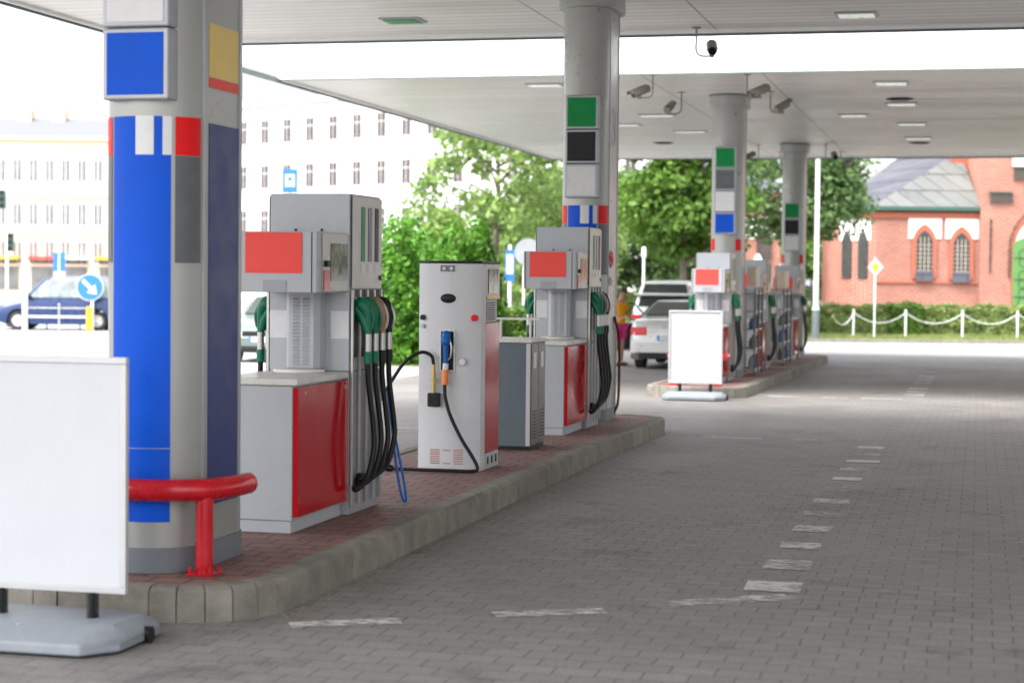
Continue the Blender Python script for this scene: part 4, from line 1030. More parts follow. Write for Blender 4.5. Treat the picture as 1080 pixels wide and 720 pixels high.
# ------------------------------------------------------------------ vegetation
rs = np.random.RandomState(3)
def leaves_mesh(name, C, Nrm, size, m, parent, asp=.6):
    """one small folded leaf per centre"""
    n = len(C); U = rs.normal(size=(n, 3)); U -= Nrm * np.sum(U * Nrm, 1, keepdims=True); U /= np.linalg.norm(U, axis=1, keepdims=True) + 1e-9
    Wv = np.cross(Nrm, U); s = (size * rs.uniform(.6, 1.35, n))[:, None]
    a = C - U * s; b_ = C + Wv * s * asp + Nrm * s * .15; c = C + U * s; d = C - Wv * s * asp + Nrm * s * .15
    V = np.stack([a, b_, c, d], 1).reshape(-1, 3)
    me = bpy.data.meshes.new(name); me.vertices.add(4 * n); me.vertices.foreach_set('co', V.ravel().astype(np.float32))
    me.loops.add(4 * n); me.loops.foreach_set('vertex_index', np.arange(4 * n, dtype=np.int32)); me.polygons.add(n)
    me.polygons.foreach_set('loop_start', np.arange(0, 4 * n, 4, dtype=np.int32)); me.polygons.foreach_set('loop_total', np.full(n, 4, np.int32))
    me.update(calc_edges=True); me.materials.append(m)
    o = bpy.data.objects.new(name, me); COL.objects.link(o)
    if parent: o.parent = parent
    return o
def unit(n):
    v = rs.normal(size=(n, 3)); return v / np.linalg.norm(v, axis=1, keepdims=True)
def tree(px, d, h, crown_r, crown_z, label, m, nclump, nleaf, lsize, trunk_r=.16, group='broadleaf trees behind the station', clump_r=.9, droop=.0, squash=.8, low=1.0):
    t = empty('tree', far(px, d, GL), rnd.uniform(0, 6), label, 'tree', group)
    b = MB(); b.tube(catmull([(0, 0, -.1), (.05, .03, h * .2), (-.05, .06, h * .45), (.03, 0, h * .8)], 6), list(np.linspace(trunk_r, trunk_r * .25, 19)), 9)
    cs = []
    for i in range(nclump):
        u = unit(1)[0]; r = crown_r * rs.uniform(.25, 1.0) ** .6
        c = np.array([u[0] * r, u[1] * r, crown_z + u[2] * r * squash * (h - crown_z) / crown_r])
        c[2] = max(c[2], low); cs.append(c)
    for c in cs[:min(22, nclump)]:
        z0 = max(h * .18, min(c[2] - .8, h * .7)); mid = (c * .5 + np.array([0, 0, z0]) * .5); mid[2] += .2
        b.tube(catmull([(0, 0, z0), tuple(mid), tuple(c)], 4), list(np.linspace(trunk_r * .35, .015, 9)), 6)
    b.build('trunk', M['bark'], t, smooth=60)
    C = []; Nn = []
    for c in cs:
        k2 = int(nleaf * rs.uniform(.6, 1.4)); cr = clump_r * rs.uniform(.6, 1.25); u = unit(k2)
        rad = cr * rs.uniform(0.35, 1, k2)[:, None]; p = c + u * rad * np.array([1.15, 1.15, .62]); p[:, 2] -= droop * np.abs(rs.normal(size=k2)) * (rad[:, 0])
        C.append(p); nn = u * .5 + unit(k2) * .9 + np.array([0, 0, .5]); Nn.append(nn / np.linalg.norm(nn, axis=1, keepdims=True))
    leaves_mesh('crown', np.concatenate(C), np.concatenate(Nn), lsize, m, t)
    return t
def px2x(p, d): return (p - 540) * d / 2000
tree(px2x(522, 66), 66, 10.6, 3.1, 4.9, 'airy pale green tree in front of the white building, left of the thick column', M['leafA'], 66, 130, .12, droop=.35, clump_r=.8)
tree(px2x(598, 72), 72, 7.0, 2.4, 3.9, 'pale green tree whose crown shows on both sides of the thick column', M['leafA'], 36, 190, .13, droop=.3)
tree(px2x(718, 62), 62, 8.5, 2.35, 5.0, 'dense bright green tree left of the green topped column', M['leafB'], 60, 260, .12)
tree(px2x(836, 67), 67, 8.6, 2.6, 5.2, 'green tree behind the farthest column, before the red brick church', M['leafC'], 58, 170, .115, trunk_r=.24, low=3.8)
tree(px2x(660, 95), 95, 8.5, 3.6, 4.2, 'broad grey green tree far behind the white lamp post', M['leafC'], 60, 200, .18, clump_r=1.3)
tree(px2x(745, 100), 100, 9.0, 3.6, 4.6, 'grey green tree far behind, between the two slimmer columns', M['leafC'], 52, 200, .18, clump_r=1.3)
tree(px2x(560, 100), 100, 7.2, 3.4, 3.4, 'bushy tree far behind the second fuel pump', M['leafA'], 52, 190, .18, clump_r=1.3)
tree(px2x(470, 88), 88, 5.6, 2.8, 2.8, 'low bushy tree against the white building, behind the conifers', M['leafA'], 40, 190, .16, clump_r=1.1)

tree(px2x(862, 92), 92, 6.5, 2.4, 2.6, 'shady tree filling the gap between the brick chapel and the farthest column', M['leafB'], 40, 200, .15, clump_r=1.1)

def conifer(px, d, h, r, label):
    t = empty('conifer', far(px, d, gz(d)), 0, label, 'conifer', 'conifers behind the gas pump')
    b = MB(); b.cyl((0, 0, -.1), (0, 0, h * .85), .07, 8, r1=.02); b.build('trunk', M['bark'], t)
    n = 7000; f = 1 - np.sqrt(rs.uniform(0, 1, n)) ; z = .05 + (h - .05) * f
    prof = r * np.clip((1 - f) ** .5 * (1 - .25 * np.exp(-f * 14)), .02, None)
    # frond lobes
    a = rs.uniform(0, 2 * np.pi, n); lob = 1 + .16 * np.sin(a * 5 + z * 3.1) + .12 * np.sin(a * 9 - z * 7.3) + .10 * np.sin(z * 13 + a * 2)
    rad = prof * lob * rs.uniform(.72, 1.04, n)
    C = np.stack([rad * np.cos(a), rad * np.sin(a), z + rs.normal(size=n) * .05], 1)
    nn = np.stack([np.cos(a), np.sin(a), np.full(n, .45)], 1) + unit(n) * .75; nn /= np.linalg.norm(nn, axis=1, keepdims=True)
    leaves_mesh('crown', C, nn, .062, M['leafT'], t, asp=.55)
for (p, d, h, r, lb) in [(416, 41, 3.30, .82, 'leftmost green conifer, beside the hoses of the nearest pump'), (449, 42.5, 3.05, .85, 'low broad conifer directly behind the white gas pump'),
                         (479, 42, 3.22, .78, 'bright conifer rising behind the right half of the gas pump'), (504, 42.5, 3.30, .70, 'pointed conifer at the right end of the row, beside the gas pump'),
                         (432, 45, 3.45, .85, 'conifer in the rear row, peak between the two leftmost ones')]:
    conifer(px2x(p, d), d, h, r, lb)

def hedge(name, x0, x1, d0, d1, h, label, m, dens=900, ls=.06, group=None, frame=far, cat='hedge', base=None):
    cx, cd_ = (x0 + x1) / 2, (d0 + d1) / 2; base = GL if base is None else base
    t = empty(name, frame(cx, cd_, base), YAW, label, cat, group)
    lx, ly = (x1 - x0) / 2, (d1 - d0) / 2
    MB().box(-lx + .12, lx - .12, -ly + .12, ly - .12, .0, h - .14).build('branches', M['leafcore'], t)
    areas = [2 * lx * h, 2 * ly * h, 2 * ly * h, 4 * lx * ly]; C = []; Nn = []
    for i, A_ in enumerate(areas):
        n = int(A_ * dens); a, b_ = rs.uniform(-1, 1, n), rs.uniform(0, 1, n)
        if i == 0: p = np.stack([a * lx, np.full(n, -ly), b_ * h], 1); nv = (0, -1, .3)
        elif i == 1: p = np.stack([np.full(n, -lx), a * ly, b_ * h], 1); nv = (-1, 0, .3)
        elif i == 2: p = np.stack([np.full(n, lx), a * ly, b_ * h], 1); nv = (1, 0, .3)
        else: p = np.stack([a * lx, (b_ * 2 - 1) * ly, np.full(n, h)], 1); nv = (0, 0, 1)
        wob = (np.sin(p[:, 0] * 4.1) * .04 + np.sin(p[:, 0] * 9.7 + p[:, 2] * 6) * .035 + np.sin(p[:, 2] * 11 + p[:, 1] * 5) * .03 + rs.normal(size=n) * .045)[:, None]
        p = p + np.array(nv) * wob; C.append(p); q = np.array(nv) + unit(n) * .9; Nn.append(q / np.linalg.norm(q, axis=1, keepdims=True))
    leaves_mesh('foliage', np.concatenate(C), np.concatenate(Nn), ls, m, t)
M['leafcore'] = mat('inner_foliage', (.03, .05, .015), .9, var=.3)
hedge('hedge', px2x(800, 69), px2x(936, 69), 68.2, 69.6, .95, 'clipped light green hedge left of the yellow diamond sign', M['leafH'], group='clipped hedges before the church')
hedge('hedge', px2x(963, 69), px2x(1100, 69), 68.2, 69.6, .98, 'clipped green hedge below the church windows and green door', M['leafH'], group='clipped hedges before the church')
hedge('bush', px2x(934, 69), px2x(966, 69), 68.0, 69.3, 1.05, 'darker round bush between the two clipped hedges', M['leafB'], cat='bush')
hedge('hedge', px2x(560, 74), px2x(690, 74), 74, 75.2, 1.35, 'clipped hedge beyond the silver people carrier', M['leafH'], dens=500, ls=.08, group='clipped hedges behind the cars')
hedge('hedge', px2x(560, 66), px2x(685, 66), 65.5, 66.5, .55, 'low clipped hedge just behind the person in yellow', M['leafH'], dens=600, ls=.07, group='clipped hedges behind the cars')
hedge('shrub', px2x(518, 50), px2x(580, 50), 49.5, 50.5, 1.1, 'leafy green shrub seen above the slate cabinet', M['leafB'], cat='shrub')

# lawn strips: soil sheet and blades
def lawn(x0, x1, d0, d1, label, n, base=GL):
    P = [far(x0, d0, base + .02), far(x1, d0, base + .02), far(x1, d1, base + .02), far(x0, d1, base + .02)]
    tag(MB().add(P, [(0, 1, 2, 3)]).build('verge', M['grassbase'], smooth=0), kind='structure')
    a, b_ = rs.uniform(x0, x1, n), rs.uniform(d0, d1, n); C = np.array([far(x, y, base + .05) for x, y in zip(a, b_)])
    nn = unit(n); nn[:, 2] *= .5; nn /= np.linalg.norm(nn, axis=1, keepdims=True)
    tag(leaves_mesh('grass', C, nn, .045, M['grass'], None, asp=.45), label, 'grass', kind='stuff')
lawn(px2x(790, 64), 24, 60.5, 68.3, 'sunlit grass verge between the road and the hedge', 14000)
lawn(px2x(390, 46), px2x(520, 46), 40.0, 48, 'grass around the foot of the conifers', 5000, base=gz(42))
q = MB(); x0, x1 = px2x(780, 60), 24
a, c_ = far(x0, 60.2, 0), far(x1, 60.2, 0)
P = [far(x0, 60.2, GL), far(x1, 60.2, GL), far(x1, 60.45, GL), far(x0, 60.45, GL)]
q.add(P + [(x, y, GL + .10) for x, y, z in P], [(0, 1, 5, 4), (4, 5, 6, 7), (2, 3, 7, 6), (1, 2, 6, 5), (3, 0, 4, 7)])
tag(q.build('kerb', M['kerb'], smooth=0), kind='structure')

# ------------------------------------------------------------------ street furniture, right side
t = empty('street_lamp', far(px2x(860, 62), 62, GL), YAW, 'tall white street lamp post beside the farthest column', 'street lamp')
b = MB(); b.tube([(0, 0, 1.1), (0, 0, 8.5)], [.085, .06], 14); b.build('mast', M['polewhite'], t)
b = MB(); b.cyl((0, 0, 0), (0, 0, 1.0), .125, 14, r1=.12); b.build('mast_foot', M['plinth'], t)
b = MB(); b.cyl((0, 0, 1.0), (0, 0, 1.12), .125, 14, r1=.085); b.build('collar', M['polewhite'], t)
b = MB(); b.tube(catmull([(0, 0, 8.5), (0, -.2, 8.8), (0, -.9, 8.95)], 5), .04, 8); b.build('arm', M['polewhite'], t)
b = MB(); b.ball((0, -1.2, 8.94), 1, 12, 0, (.14, .36, .07)); b.build('lamp_head', M['polewhite'], t)

DP = 65.5
posts = [860 + 0, 900, 955, 1015, 1073, 1135]
for i, p in enumerate(posts[1:]):
    x = px2x(p, DP); b = MB(); b.cyl((0, 0, 0), (0, 0, .92), .036, 12); b.ball((0, 0, .93), .042, 10)
    o = b.build('chain_post', M['polewhite'], loc=far(x, DP, GL))
    tag(o, ['white chain post nearest the white street lamp', 'white chain post just right of the yellow diamond sign', 'white chain post below the right church window', 'white chain post below the green church door', 'white chain post at the far right edge'][i], 'post', 'white chain posts along the verge')
for i in range(len(posts) - 1):
    a, c_ = Vector(far(px2x(posts[i], DP), DP if i else 62, GL + .86)), Vector(far(px2x(posts[i + 1], DP), DP, GL + .86))
    if i == 0: a.z = GL + .80
    pts = []
    for k_ in range(17):
        f = k_ / 16; p = a.lerp(c_, f); p.z -= .36 * 4 * f * (1 - f); pts.append(p)
    b = MB(); b.tube(pts, .015, 6)
    tag(b.build('barrier_chain', M['polewhite'], smooth=60), ['white chain from the street lamp to the first white post', 'white chain sagging across the pole of the yellow diamond sign', 'white chain in front of the left part of the right hedge', 'white chain leading to the post below the green door', 'white chain running out of view at the right'][i], 'chain', 'white chains between the posts')
def pole_sign(name, px, d, base, h, label, cat, group=None, r=.03):
    t = empty(name, far(px2x(px, d), d, base), YAW, label, cat, group)
    b = MB(); b.cyl((0, 0, 0), (0, 0, h), r, 12); b.build('pole', M['polewhite'], t)
    return t
t = pole_sign('road_sign', 922, 64.5, GL, 2.75, 'white bordered yellow diamond road sign before the church', 'road sign')
def diamond(r, y0, y1, z): return MB().prism([(-r, z), (0, z - r * 1.15), (r, z), (0, z + r * 1.15)], 'y', y0, y1)
bd = diamond(.27, -.05, -.035, 2.42).build('plate', M['white'], t); diamond(.15, -.055, -.051, 2.42).build('yellow_face', M['signyel'], bd)
t = pole_sign('road_sign', 798, 58, GL, 2.6, 'pointed white sign back above the pump between the racks', 'road sign')
MB().prism([(-.32, 2.05), (.32, 2.05), (.36, 2.15), (.06, 2.72), (0, 2.76), (-.06, 2.72), (-.36, 2.15)], 'y', -.05, -.035).build('plate', M['polewhite'], t)
t = pole_sign('lamp_post', 678, 60, GL, 2.9, 'short white lamp post behind the person in yellow', 'lamp post', r=.038)
MB().box(-.065, .065, -.065, .065, 2.62, 2.95).build('lamp_head', M['polewhite'], t, bevel=.02)
t = pole_sign('information_sign', 537, 55, GL, 2.9, 'narrow pale blue vertical sign on a white pole, by the airy tree', 'sign', r=.05)
MB().box(-.13, .13, -.08, -.055, 1.85, 2.75).build('plate', M['signblue'], t); MB().box(-.10, .10, -.086, -.081, 2.05, 2.62).build('sheet', M['white'], t)
t = pole_sign('road_sign', 552, 50, GL, 2.9, 'round grey back of a road sign behind the second fuel pump', 'road sign', r=.035)
b = MB(); b.cyl((.1, -.05, 2.62), (.1, -.035, 2.62), .36, 28); b.build('plate', M['signback'], t)
# blue square sign with a white bar emblem above the nearest pump
t = pole_sign('road_sign', 305, 48, gz(46), 4.6, 'square blue sign with a white emblem, peeping over the nearest fuel pump', 'road sign', r=.04)
pl = MB().box(-.19, .19, -.07, -.05, 4.03, 4.63).build('plate', M['signblue'], t)
b = MB(); b.box(-.12, -.05, -.076, -.071, 4.18, 4.50); b.box(.05, .12, -.076, -.071, 4.18, 4.50); b.box(-.05, .05, -.076, -.071, 4.43, 4.50); b.box(-.02, .02, -.076, -.071, 4.18, 4.34); b.build('emblem', M['white'], pl)

# ------------------------------------------------------------------ left street furniture
t = pole_sign('road_sign', 97, 64, GL, 2.6, 'round blue road sign with white arrow pointing down right', 'road sign', r=.06)
b = MB(); b.cyl((-.06, -.10, 1.47), (-.06, -.085, 1.47), .46, 32); wd = b.build('plate', M['white'], t)
b = MB(); b.cyl((-.06, -.105, 1.47), (-.06, -.1005, 1.47), .43, 32); b.build('blue_disc', M['signblue'], wd)
def arrow():
    c, s_ = math.cos(R(-45)), math.sin(R(-45)); pts = [(-.34, -.06), (.05, -.06), (.05, -.20), (.34, 0), (.05, .20), (.05, .06), (-.34, .06)]
    return [(-.06 + x * c - y * s_, 1.47 + x * s_ + y * c) for x, y in pts]
MB().prism(arrow(), 'y', -.111, -.1055).build('arrow', M['white'], wd)
t = empty('marker_post', far(px2x(94, 63.5), 63.5, GL), YAW, 'yellow marker post under the round blue arrow sign', 'marker post')
MB().box(-.10, .10, -.06, .06, 0, .82).build('post', M['signyel'], t, bevel=.02)
for i, (p, d, h, lb) in enumerate([(49, 66, .75, 'thin dark bollard in front of the blue van door'), (62, 60, .95, 'taller dark bollard left of the yellow marker post'), (84, 66, .7, 'thin dark bollard in front of the blue van rear')]):
    b = MB(); b.cyl((0, 0, 0), (0, 0, h), .03, 10); b.ball((0, 0, h), .045, 8)
    tag(b.build('bollard', M['polegrey'], loc=far(px2x(p, d), d, GL)), lb, 'bollard', 'bollards on the left street')
t = empty('litter_bin', far(px2x(13, 66), 66, GL), YAW, 'grey litter bin in front of the blue van bonnet', 'litter bin')
MB().box(-.2, .2, -.2, .2, .05, .82).build('drum', M['plinth'], t, bevel=.04); MB().box(-.22, .22, -.22, .22, .825, .88).build('lid', M['polegrey'], t, bevel=.02)
t = pole_sign('white_post', 26, 62, GL, 2.5, 'plain white post between the litter bin and the blue van door', 'post', r=.09)
t = empty('traffic_light', far(px2x(7, 80), 80, GL), YAW, 'traffic light with dark heads on a tall pale pole at the left edge', 'traffic light')
b = MB(); b.cyl((0, 0, 0), (0, 0, 6.0), .06, 12); b.build('pole', M['polewhite'], t)
for (z, x) in ((3.2, .2), (5.0, -.16)):
    hd = MB().box(x - .12, x + .12, -.3, -.05, z - .38, z + .38).build('signal_head', M['greentrim'], t, bevel=.03)
    for k_, m_ in enumerate(('green', 'yellow', 'red')):
        q = MB(); q.cyl((x, -.33, z - .27 + k_ * .27), (x, -.301, z - .27 + k_ * .27), .1, 14); q.build('signal_lens', M['plastic'], hd)
t = empty('advertising_flag', far(px2x(62, 110), 110, GL), YAW, 'blue advertising flag before the cream apartment block', 'flag')
b = MB(); b.cyl((0, 0, 0), (0, 0, 3.2), .05, 8); b.build('pole', M['polewhite'], t); MB().box(-.35, .35, -.02, .02, 2.0, 3.1).build('cloth', M['signblue'], t)

# ------------------------------------------------------------------ church
D = 76.0
ch = empty('church', far(0, D, GL), YAW, 'red brick church with slate roofed apse, pointed windows and green arched door', 'church')
def cx_(p): return (p - 540) * D / 2000
def cz_(y): return 1.75 + (295.6 - y) * D / 2000 - GL
xa, xb = cx_(922), cx_(1030); ez = cz_(222)
# apse walls (plan polygon)
plan = [(xa, 0), (xb, 0), (xb, 6), (xa - 1.16, 6), (xa - 1.16, 2.4)]
MB().prism(plan, 'z', -.2, ez).build('apse_wall', M['brick'], ch)
b = MB(); b.prism([(x + (.10 if x > xb - .1 else -.10) * (1 if True else 0), y - .10) for x, y in plan[:2]] + [(xb + .1, 5.9), (xa - 1.26, 5.9), (xa - 1.26, 2.35)], 'z', ez - .32, ez - .1); b.build('cornice', M['brickplain'], ch)
b = MB(); b.prism([(xa - .28, -.30), (xb + .15, -.30), (xb + .15, -.05), (xa - .15, -.05)], 'z', ez - .02, ez + .12); b.prism([(xa - .28, -.30), (xa - .12, -.05), (xa - 1.26, 2.4), (xa - 1.47, 2.3)], 'z', ez - .022, ez + .118); b.build('gutter', M['greentrim'], ch)
A_ = ((1008 - 540) * (D + 2.6) / 2000, 2.6, 1.75 + 135.6 * (D + 2.6) / 2000 - GL); B_ = ((958 - 540) * (D + 7) / 2000, 7.0, 1.75 + 138.0 * (D + 7) / 2000 - GL)
E1, E2, E3 = (xa - 1.40, 2.35, ez + .10), (xa - .22, -.22, ez + .10), (xb + .06, -.22, ez + .10)
rf = MB(); rf.add([E1, E2, A_, B_], [(0, 1, 2, 3)]); rf.build('roof', M['slateroof'], ch, smooth=0)
rf = MB(); rf.add([E2, E3, (xb + .06, 5, cz_(150)), A_, (xb + .06, -.22, ez + .1)], [(0, 1, 3)]); rf.add([E3, (xb + .06, 6, ez + .1), A_], [(0, 1, 2)]); rf.add([E1, B_, (xa - 1.40, 6, ez + .1)], [(0, 1, 2)]); rf.add([A_, (xb + .06, 6, ez + .1), B_, (xa - 1.40, 6, ez + .1)], [(0, 1, 2), (1, 3, 2)]); rf.build('hip_roof', M['paleroof'], ch, smooth=0)
def ogive(x, w_, z0, z1, grow=0):
    """pointed arch outline"""
    h = w_ / 2 + grow; zs = z1 - w_ * .85; pts = [(x - h, z0), (x + h, z0), (x + h, zs)]
    Rr = 2 * h * .92
    top = zs + math.sqrt(max(Rr * Rr - (Rr - h) ** 2, 0))
    for k_ in range(1, 8):
        a = k_ / 8; an = a * math.acos((Rr - h) / Rr); pts.append((x + h - Rr + Rr * math.cos(an), zs + Rr * math.sin(an)))
    pts.append((x, top))
    for k_ in range(7, 0, -1):
        a = k_ / 8; an = a * math.acos((Rr - h) / Rr); pts.append((x - h + Rr - Rr * math.cos(an), zs + Rr * math.sin(an)))
    pts.append((x - h, zs)); return pts
def church_window(p0, p1, yt, yb):
    x = cx_((p0 + p1) / 2); w_ = (p1 - p0) * D / 2000; z0, z1 = cz_(yb), cz_(yt)
    fr = MB().prism(ogive(x, w_, z0, z1, .16), 'y', -.10, -.003).build('window_surround', M['brickplain'], ch)
    MB().prism(ogive(x, w_, z0, z1, 0), 'y', -.112, -.102).build('pane', M['glassdk'], fr)
    b = MB()
    for k_ in range(1, 4): b.box(x - w_ / 2 + w_ * k_ / 4 - .012, x - w_ / 2 + w_ * k_ / 4 + .012, -.125, -.113, z0, z1 - .28)
    for k_ in range(8): b.box(x - w_ / 2, x + w_ / 2, -.123, -.1125, z0 + .15 + k_ * .17, z0 + .165 + k_ * .17)
    b.build('grille', M['beige'], fr)
    b = MB(); b.add([(x - w_ / 2 - .02, -.20, z0 - .10), (x + w_ / 2 + .02, -.20, z0 - .10), (x + w_ / 2 + .02, -.113, z0 + .38), (x - w_ / 2 - .02, -.113, z0 + .38), (x - w_ / 2 - .02, -.113, z0 - .10), (x + w_ / 2 + .02, -.113, z0 - .10)], [(0, 1, 2, 3), (0, 4, 5, 1), (0, 3, 4), (1, 5, 2)]); b.build('sill', M['slateroof'], fr, smooth=0)
    pb = MB(); xl, xr = x - w_ / 2 - .32, x + w_ / 2 + .36; pb.box(xl, xr, -.06, -.002, cz_(252), cz_(230)); pb.build('plaster_field', M['plaster'], ch)
    MB().box(x - .22, x + .22, -.04, -.002, cz_(322), cz_(313)).build('niche', M['brickplain'], ch)
church_window(964.5, 981.5, 243, 294); church_window(1003.5, 1020.5, 245, 295)
MB().box(xa - .03, xb, -.07, -.002, cz_(299), cz_(296.5)).build('string_course', M['brickplain'], ch)
MB().box(xa - .05, xb, -.05, -.0025, -.2, cz_(309)).build('wall_footing', M['brick'], ch)
# oblique left face windows: panels lying along that wall
dl = Vector((-1.16, 2.4, 0)).normalized(); nl = Vector((-dl.y, dl.x, 0)); nl = nl if nl.y < 0 else -nl
def on_left(s_, z, o): p = Vector((xa, 0, 0)) + dl * s_ + nl * o; return (p.x, p.y, z)
for s_ in (.80, 1.90):
    po = ogive(s_, .62, cz_(294), cz_(243)); n = len(po); P0 = [on_left(a, z, .005) for a, z in po]; P1_ = [on_left(a, z, .06) for a, z in po]
    MB().add(P0 + P1_, [tuple(range(n)), tuple(range(n, 2 * n))] + [(i, (i + 1) % n, n + (i + 1) % n, n + i) for i in range(n)]).build('side_window', M['glassdk'], ch)
    q = [(s_ - .5, cz_(254)), (s_ + .5, cz_(254)), (s_ + .5, cz_(231)), (s_ - .5, cz_(231))]
    P0 = [on_left(a, z, .004) for a, z in q]; P1_ = [on_left(a, z, .03) for a, z in q]
    MB().add(P0 + P1_, [(0, 1, 2, 3), (4, 5, 6, 7), (0, 1, 5, 4), (1, 2, 6, 5), (2, 3, 7, 6), (3, 0, 4, 7)]).build('plaster_field', M['plaster'], ch)
# tall transept right of the apse
MB().box(xb + .002, xb + 9, -.35, 7, -.2, 11).build('transept_wall', M['brick'], ch)
MB().box(cx_(1012), xb + .001, 2.0, 7, -.2, 11).build('transept_return', M['brickplain'], ch)
b = MB()
for k_ in range(9):
    x = cx_(1039) + k_ * .105; b.box(x, x + .06, -.46, -.352, cz_(214), cz_(204))
    if k_ < 8: x = cx_(1063.5) + k_ * .105; b.box(x, x + .06, -.46, -.352, cz_(190), cz_(178))
b.box(cx_(1038), cx_(1062), -.50, -.353, cz_(204), cz_(202)); b.box(cx_(1062.5), cx_(1100), -.50, -.353, cz_(177.5), cz_(176))
b.build('corbel_band', M['tileband'], ch)
MB().box(cx_(1062), cx_(1110), -.40, -.352, cz_(176), cz_(160)).build('plaster_field', M['plaster'], ch)
b = MB()
for k_ in range(20): b.box(cx_(1039.5), cx_(1041.5), -.40, -.352, cz_(287) + k_ * .108, cz_(287) + k_ * .108 + .06)
b.build('brick_teeth', M['iron'], ch)
axc, az = cx_(1098), cz_(262)
def ring_arc(r, n0=15, zb_=None):
    pts = [(axc - r, cz_(322))] + [(axc - r * math.cos(math.pi * k_ / 24), az + r * 1.15 * math.sin(math.pi * k_ / 24)) for k_ in range(25)] + [(axc + r, cz_(322))]
    return pts
b = MB()
for k_ in range(34):
    a = math.pi * k_ / 33; r = 1.44
    x, z = axc - r * math.cos(a), az + r * 1.15 * math.sin(a); b.cyl((x, -.47, z), (x, -.353, z), .035, 6)
for k_ in range(9):
    for sx in (-1, 1): b.cyl((axc + sx * 1.44, -.47, az - .12 - k_ * .12), (axc + sx * 1.44, -.353, az - .12 - k_ * .12), .035, 6)
b.build('arch_beads', M['iron'], ch)
MB().prism(ring_arc(1.34), 'y', -.42, -.353).build('door_surround', M['brickplain'], ch)
MB().prism([(axc - 1.2 * math.cos(math.pi * k_ / 20), az + .1 + 1.2 * math.sin(math.pi * k_ / 20)) for k_ in range(21)], 'y', -.44, -.425).build('tympanum', M['plaster'], ch)
dz = cz_(252)
dr = MB().prism([(axc - 1.3, cz_(322)), (axc + 1.3, cz_(322)), (axc + 1.3, dz - .25)] + [(axc + 1.3 * math.cos(math.pi * k_ / 12), dz - .25 + .42 * math.sin(math.pi * k_ / 12)) for k_ in range(1, 12)] + [(axc - 1.3, dz - .25)], 'y', -.46, -.445).build('door', M['greendoor'], ch)
b = MB()
for z in (dz - .75, dz - 1.6, dz - 2.3):
    b.box(axc - 1.25, axc + 1.25, -.475, -.462, z - .02, z + .02)
    for x in (-.9, -.45, .45, .9):
        for sg in (-1, 1):
            pts = [(axc + x + .17 * math.cos(a_), -.47, z + sg * (.17 + .17 * math.sin(a_))) for a_ in [math.pi * 2 * k_ / 12 for k_ in range(13)]]; b.tube(pts, .014, 5, cap=False)
b.build('iron_strapwork', M['iron'], dr)
# lower wing to the left, behind the tree
xw0, xw1 = cx_(765), cx_(836)
MB().box(xw0, xw1, 4.0, 11, -.2, cz_(200)).build('side_wing', M['brick'], ch)
for p in (788, 818):
    x = cx_(p); MB().box(x - .9, x + .5, 3.94, 3.998, cz_(252), cz_(228)).build('plaster_field', M['plaster'], ch)
    MB().prism(ogive(x, .6, cz_(290), cz_(238)), 'y', 3.90, 3.938).build('side_window', M['glassrd'], ch)
rf = MB(); rf.add([(xw0 - .2, 3.8, cz_(200)), (xw1, 3.8, cz_(200)), (xw1, 8, cz_(160)), (xw0 - .2, 8, cz_(160))], [(0, 1, 2, 3)]); rf.add([(xw0 - .2, 11, cz_(200)), (xw1, 11, cz_(200)), (xw1, 8, cz_(160)), (xw0 - .2, 8, cz_(160))], [(3, 2, 1, 0)]); rf.build('wing_roof', M['slateroof'], ch, smooth=0)
b = MB()
for k_ in range(6): b.box(cx_(862), cx_(878), .8 + k_ * .3, 1.1 + k_ * .3, -.2, .18 * (k_ + 1))
b.build('steps', M['kerb'], ch)
b = MB()
for k_ in range(7): b.cyl((cx_(864), .9 + k_ * .25, .15 + k_ * .15), (cx_(864), .9 + k_ * .25, 1.1 + k_ * .15), .02, 6)
b.tube([(cx_(864), .9, 1.1), (cx_(864), 2.4, 2.0)], .03, 6); b.build('stair_railing', M['iron'], ch)

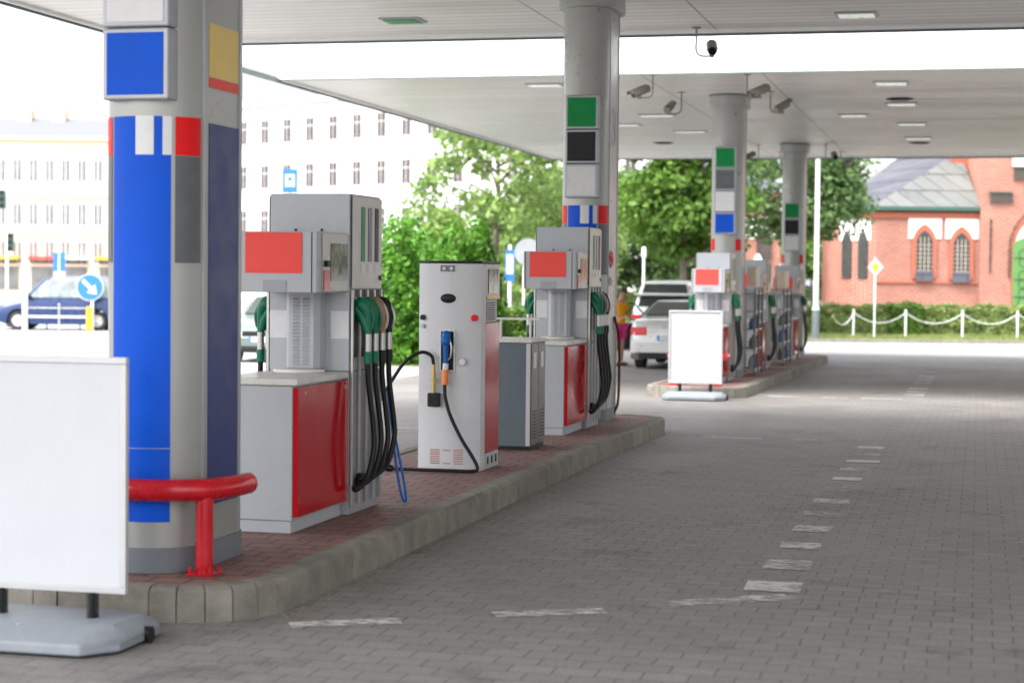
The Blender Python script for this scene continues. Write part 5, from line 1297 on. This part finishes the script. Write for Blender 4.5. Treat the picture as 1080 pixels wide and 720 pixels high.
# ------------------------------------------------------------------ white building, standing obliquely
ang = math.atan2(-8.0, 9.1)
wb_ = empty('office_building', far(-18.3, 140, GL), YAW + ang, 'long plain white building with rows of narrow brown windows', 'building')
x0, x1 = -16, 40
MB().box(x0, x1, 0, 12, -.2, 14.6).build('wall', M['wallwhite'], wb_)
MB().box(x0 - .3, x1 + .3, -.35, -.002, 14.3, 14.7).build('cornice', M['wallwhite'], wb_)
rf = MB(); rf.add([(x0 - .3, -.35, 14.7), (x1 + .3, -.35, 14.7), (x1 + .3, 6, 18.5), (x0 - .3, 6, 18.5), (x0 - .3, 12.3, 14.7), (x1 + .3, 12.3, 14.7)], [(0, 1, 2, 3), (3, 2, 5, 4), (0, 3, 4), (1, 5, 2)]); rf.build('roof', M['roofgrey'], wb_, smooth=0)
for r_ in range(4):
    zt = 13.0 - GL - r_ * 3.3
    for k_ in range(-6, 15):
        x = k_ * 2.43; 
        w_ = MB(); w_.box(x - .46, x + .46, -.05, -.002, zt - 1.75, zt + .03); wo = w_.build('window', M['wallwhite'], wb_)
        MB().box(x - .40, x + .40, -.062, -.052, zt - 1.68, zt - .02).build('pane', M['glassrd'], wo)
        g = MB(); g.box(x - .022, x + .022, -.072, -.063, zt - 1.68, zt - .02); g.box(x - .40, x + .40, -.070, -.063, zt - .62, zt - .57); g.build('glazing_bar', M['wallwhite'], wo)
# ------------------------------------------------------------------ cream apartment block at the left
D2 = 175.0
ab = empty('apartment_building', far(0, D2, GL), YAW, 'pale cream apartment block with grey roof on the left street', 'building')
q2 = lambda p: (p - 540) * D2 / 2000
zz = lambda y: 1.75 + (287 - y) * D2 / 2000 - GL
x0, x1 = q2(-60), q2(225)
MB().box(x0, x1, 0, 12, -.2, zz(147)).build('wall', M['wallcream'], ab)
MB().box(x0, x1, -.5, -.002, zz(149), zz(146)).build('cornice', M['wallcream'], ab)
rf = MB(); rf.add([(x0, -.5, zz(146)), (x1, -.5, zz(146)), (x1, 4, zz(123)), (x0, 4, zz(123)), (x1, 12, zz(123)), (x0, 12, zz(123))], [(0, 1, 2, 3), (3, 2, 4, 5)]); ro = rf.build('roof', M['roofgrey'], ab, smooth=0)
for p in (16, 52): MB().box(q2(p) - .6, q2(p) + .6, 3.2, 4.8, zz(128), zz(114)).build('chimney', M['wallpink'], ro)
for y in (209, 247, 282): MB().box(x0, x1, -.18, -.002, zz(y), zz(y - 3)).build('string_course', M['wallpink'], ab)
for r_, yt in enumerate((170, 216, 256)):
    for k_ in range(16):
        x = q2(1 + 17 * k_)
        w_ = MB(); w_.box(x - .55, x + .55, -.08, -.003, zz(yt + 24), zz(yt - 2)); wo = w_.build('window', M['wallpink'] if r_ == 2 else M['wallwhite'], ab)
        MB().box(x - .36, x + .36, -.10, -.082, zz(yt + 22), zz(yt)).build('pane', M['glasspale'], wo)
        MB().box(x - .04, x + .04, -.115, -.101, zz(yt + 22), zz(yt)).build('glazing_bar', M['wallwhite'], wo)
for k_ in range(6):
    x = q2(8 + 36 * k_); sh = MB().box(x - 1.0, x + 1.0, -.10, -.003, .3, 3.0).build('shop_window', M['glasspale'], ab)
    MB().box(x - 1.2, x + 1.2, -.9, -.102, 3.1, 3.35).build('awning', M['signyel' if k_ % 3 == 0 else ('coral' if k_ % 3 == 1 else 'wallwhite')], ab)
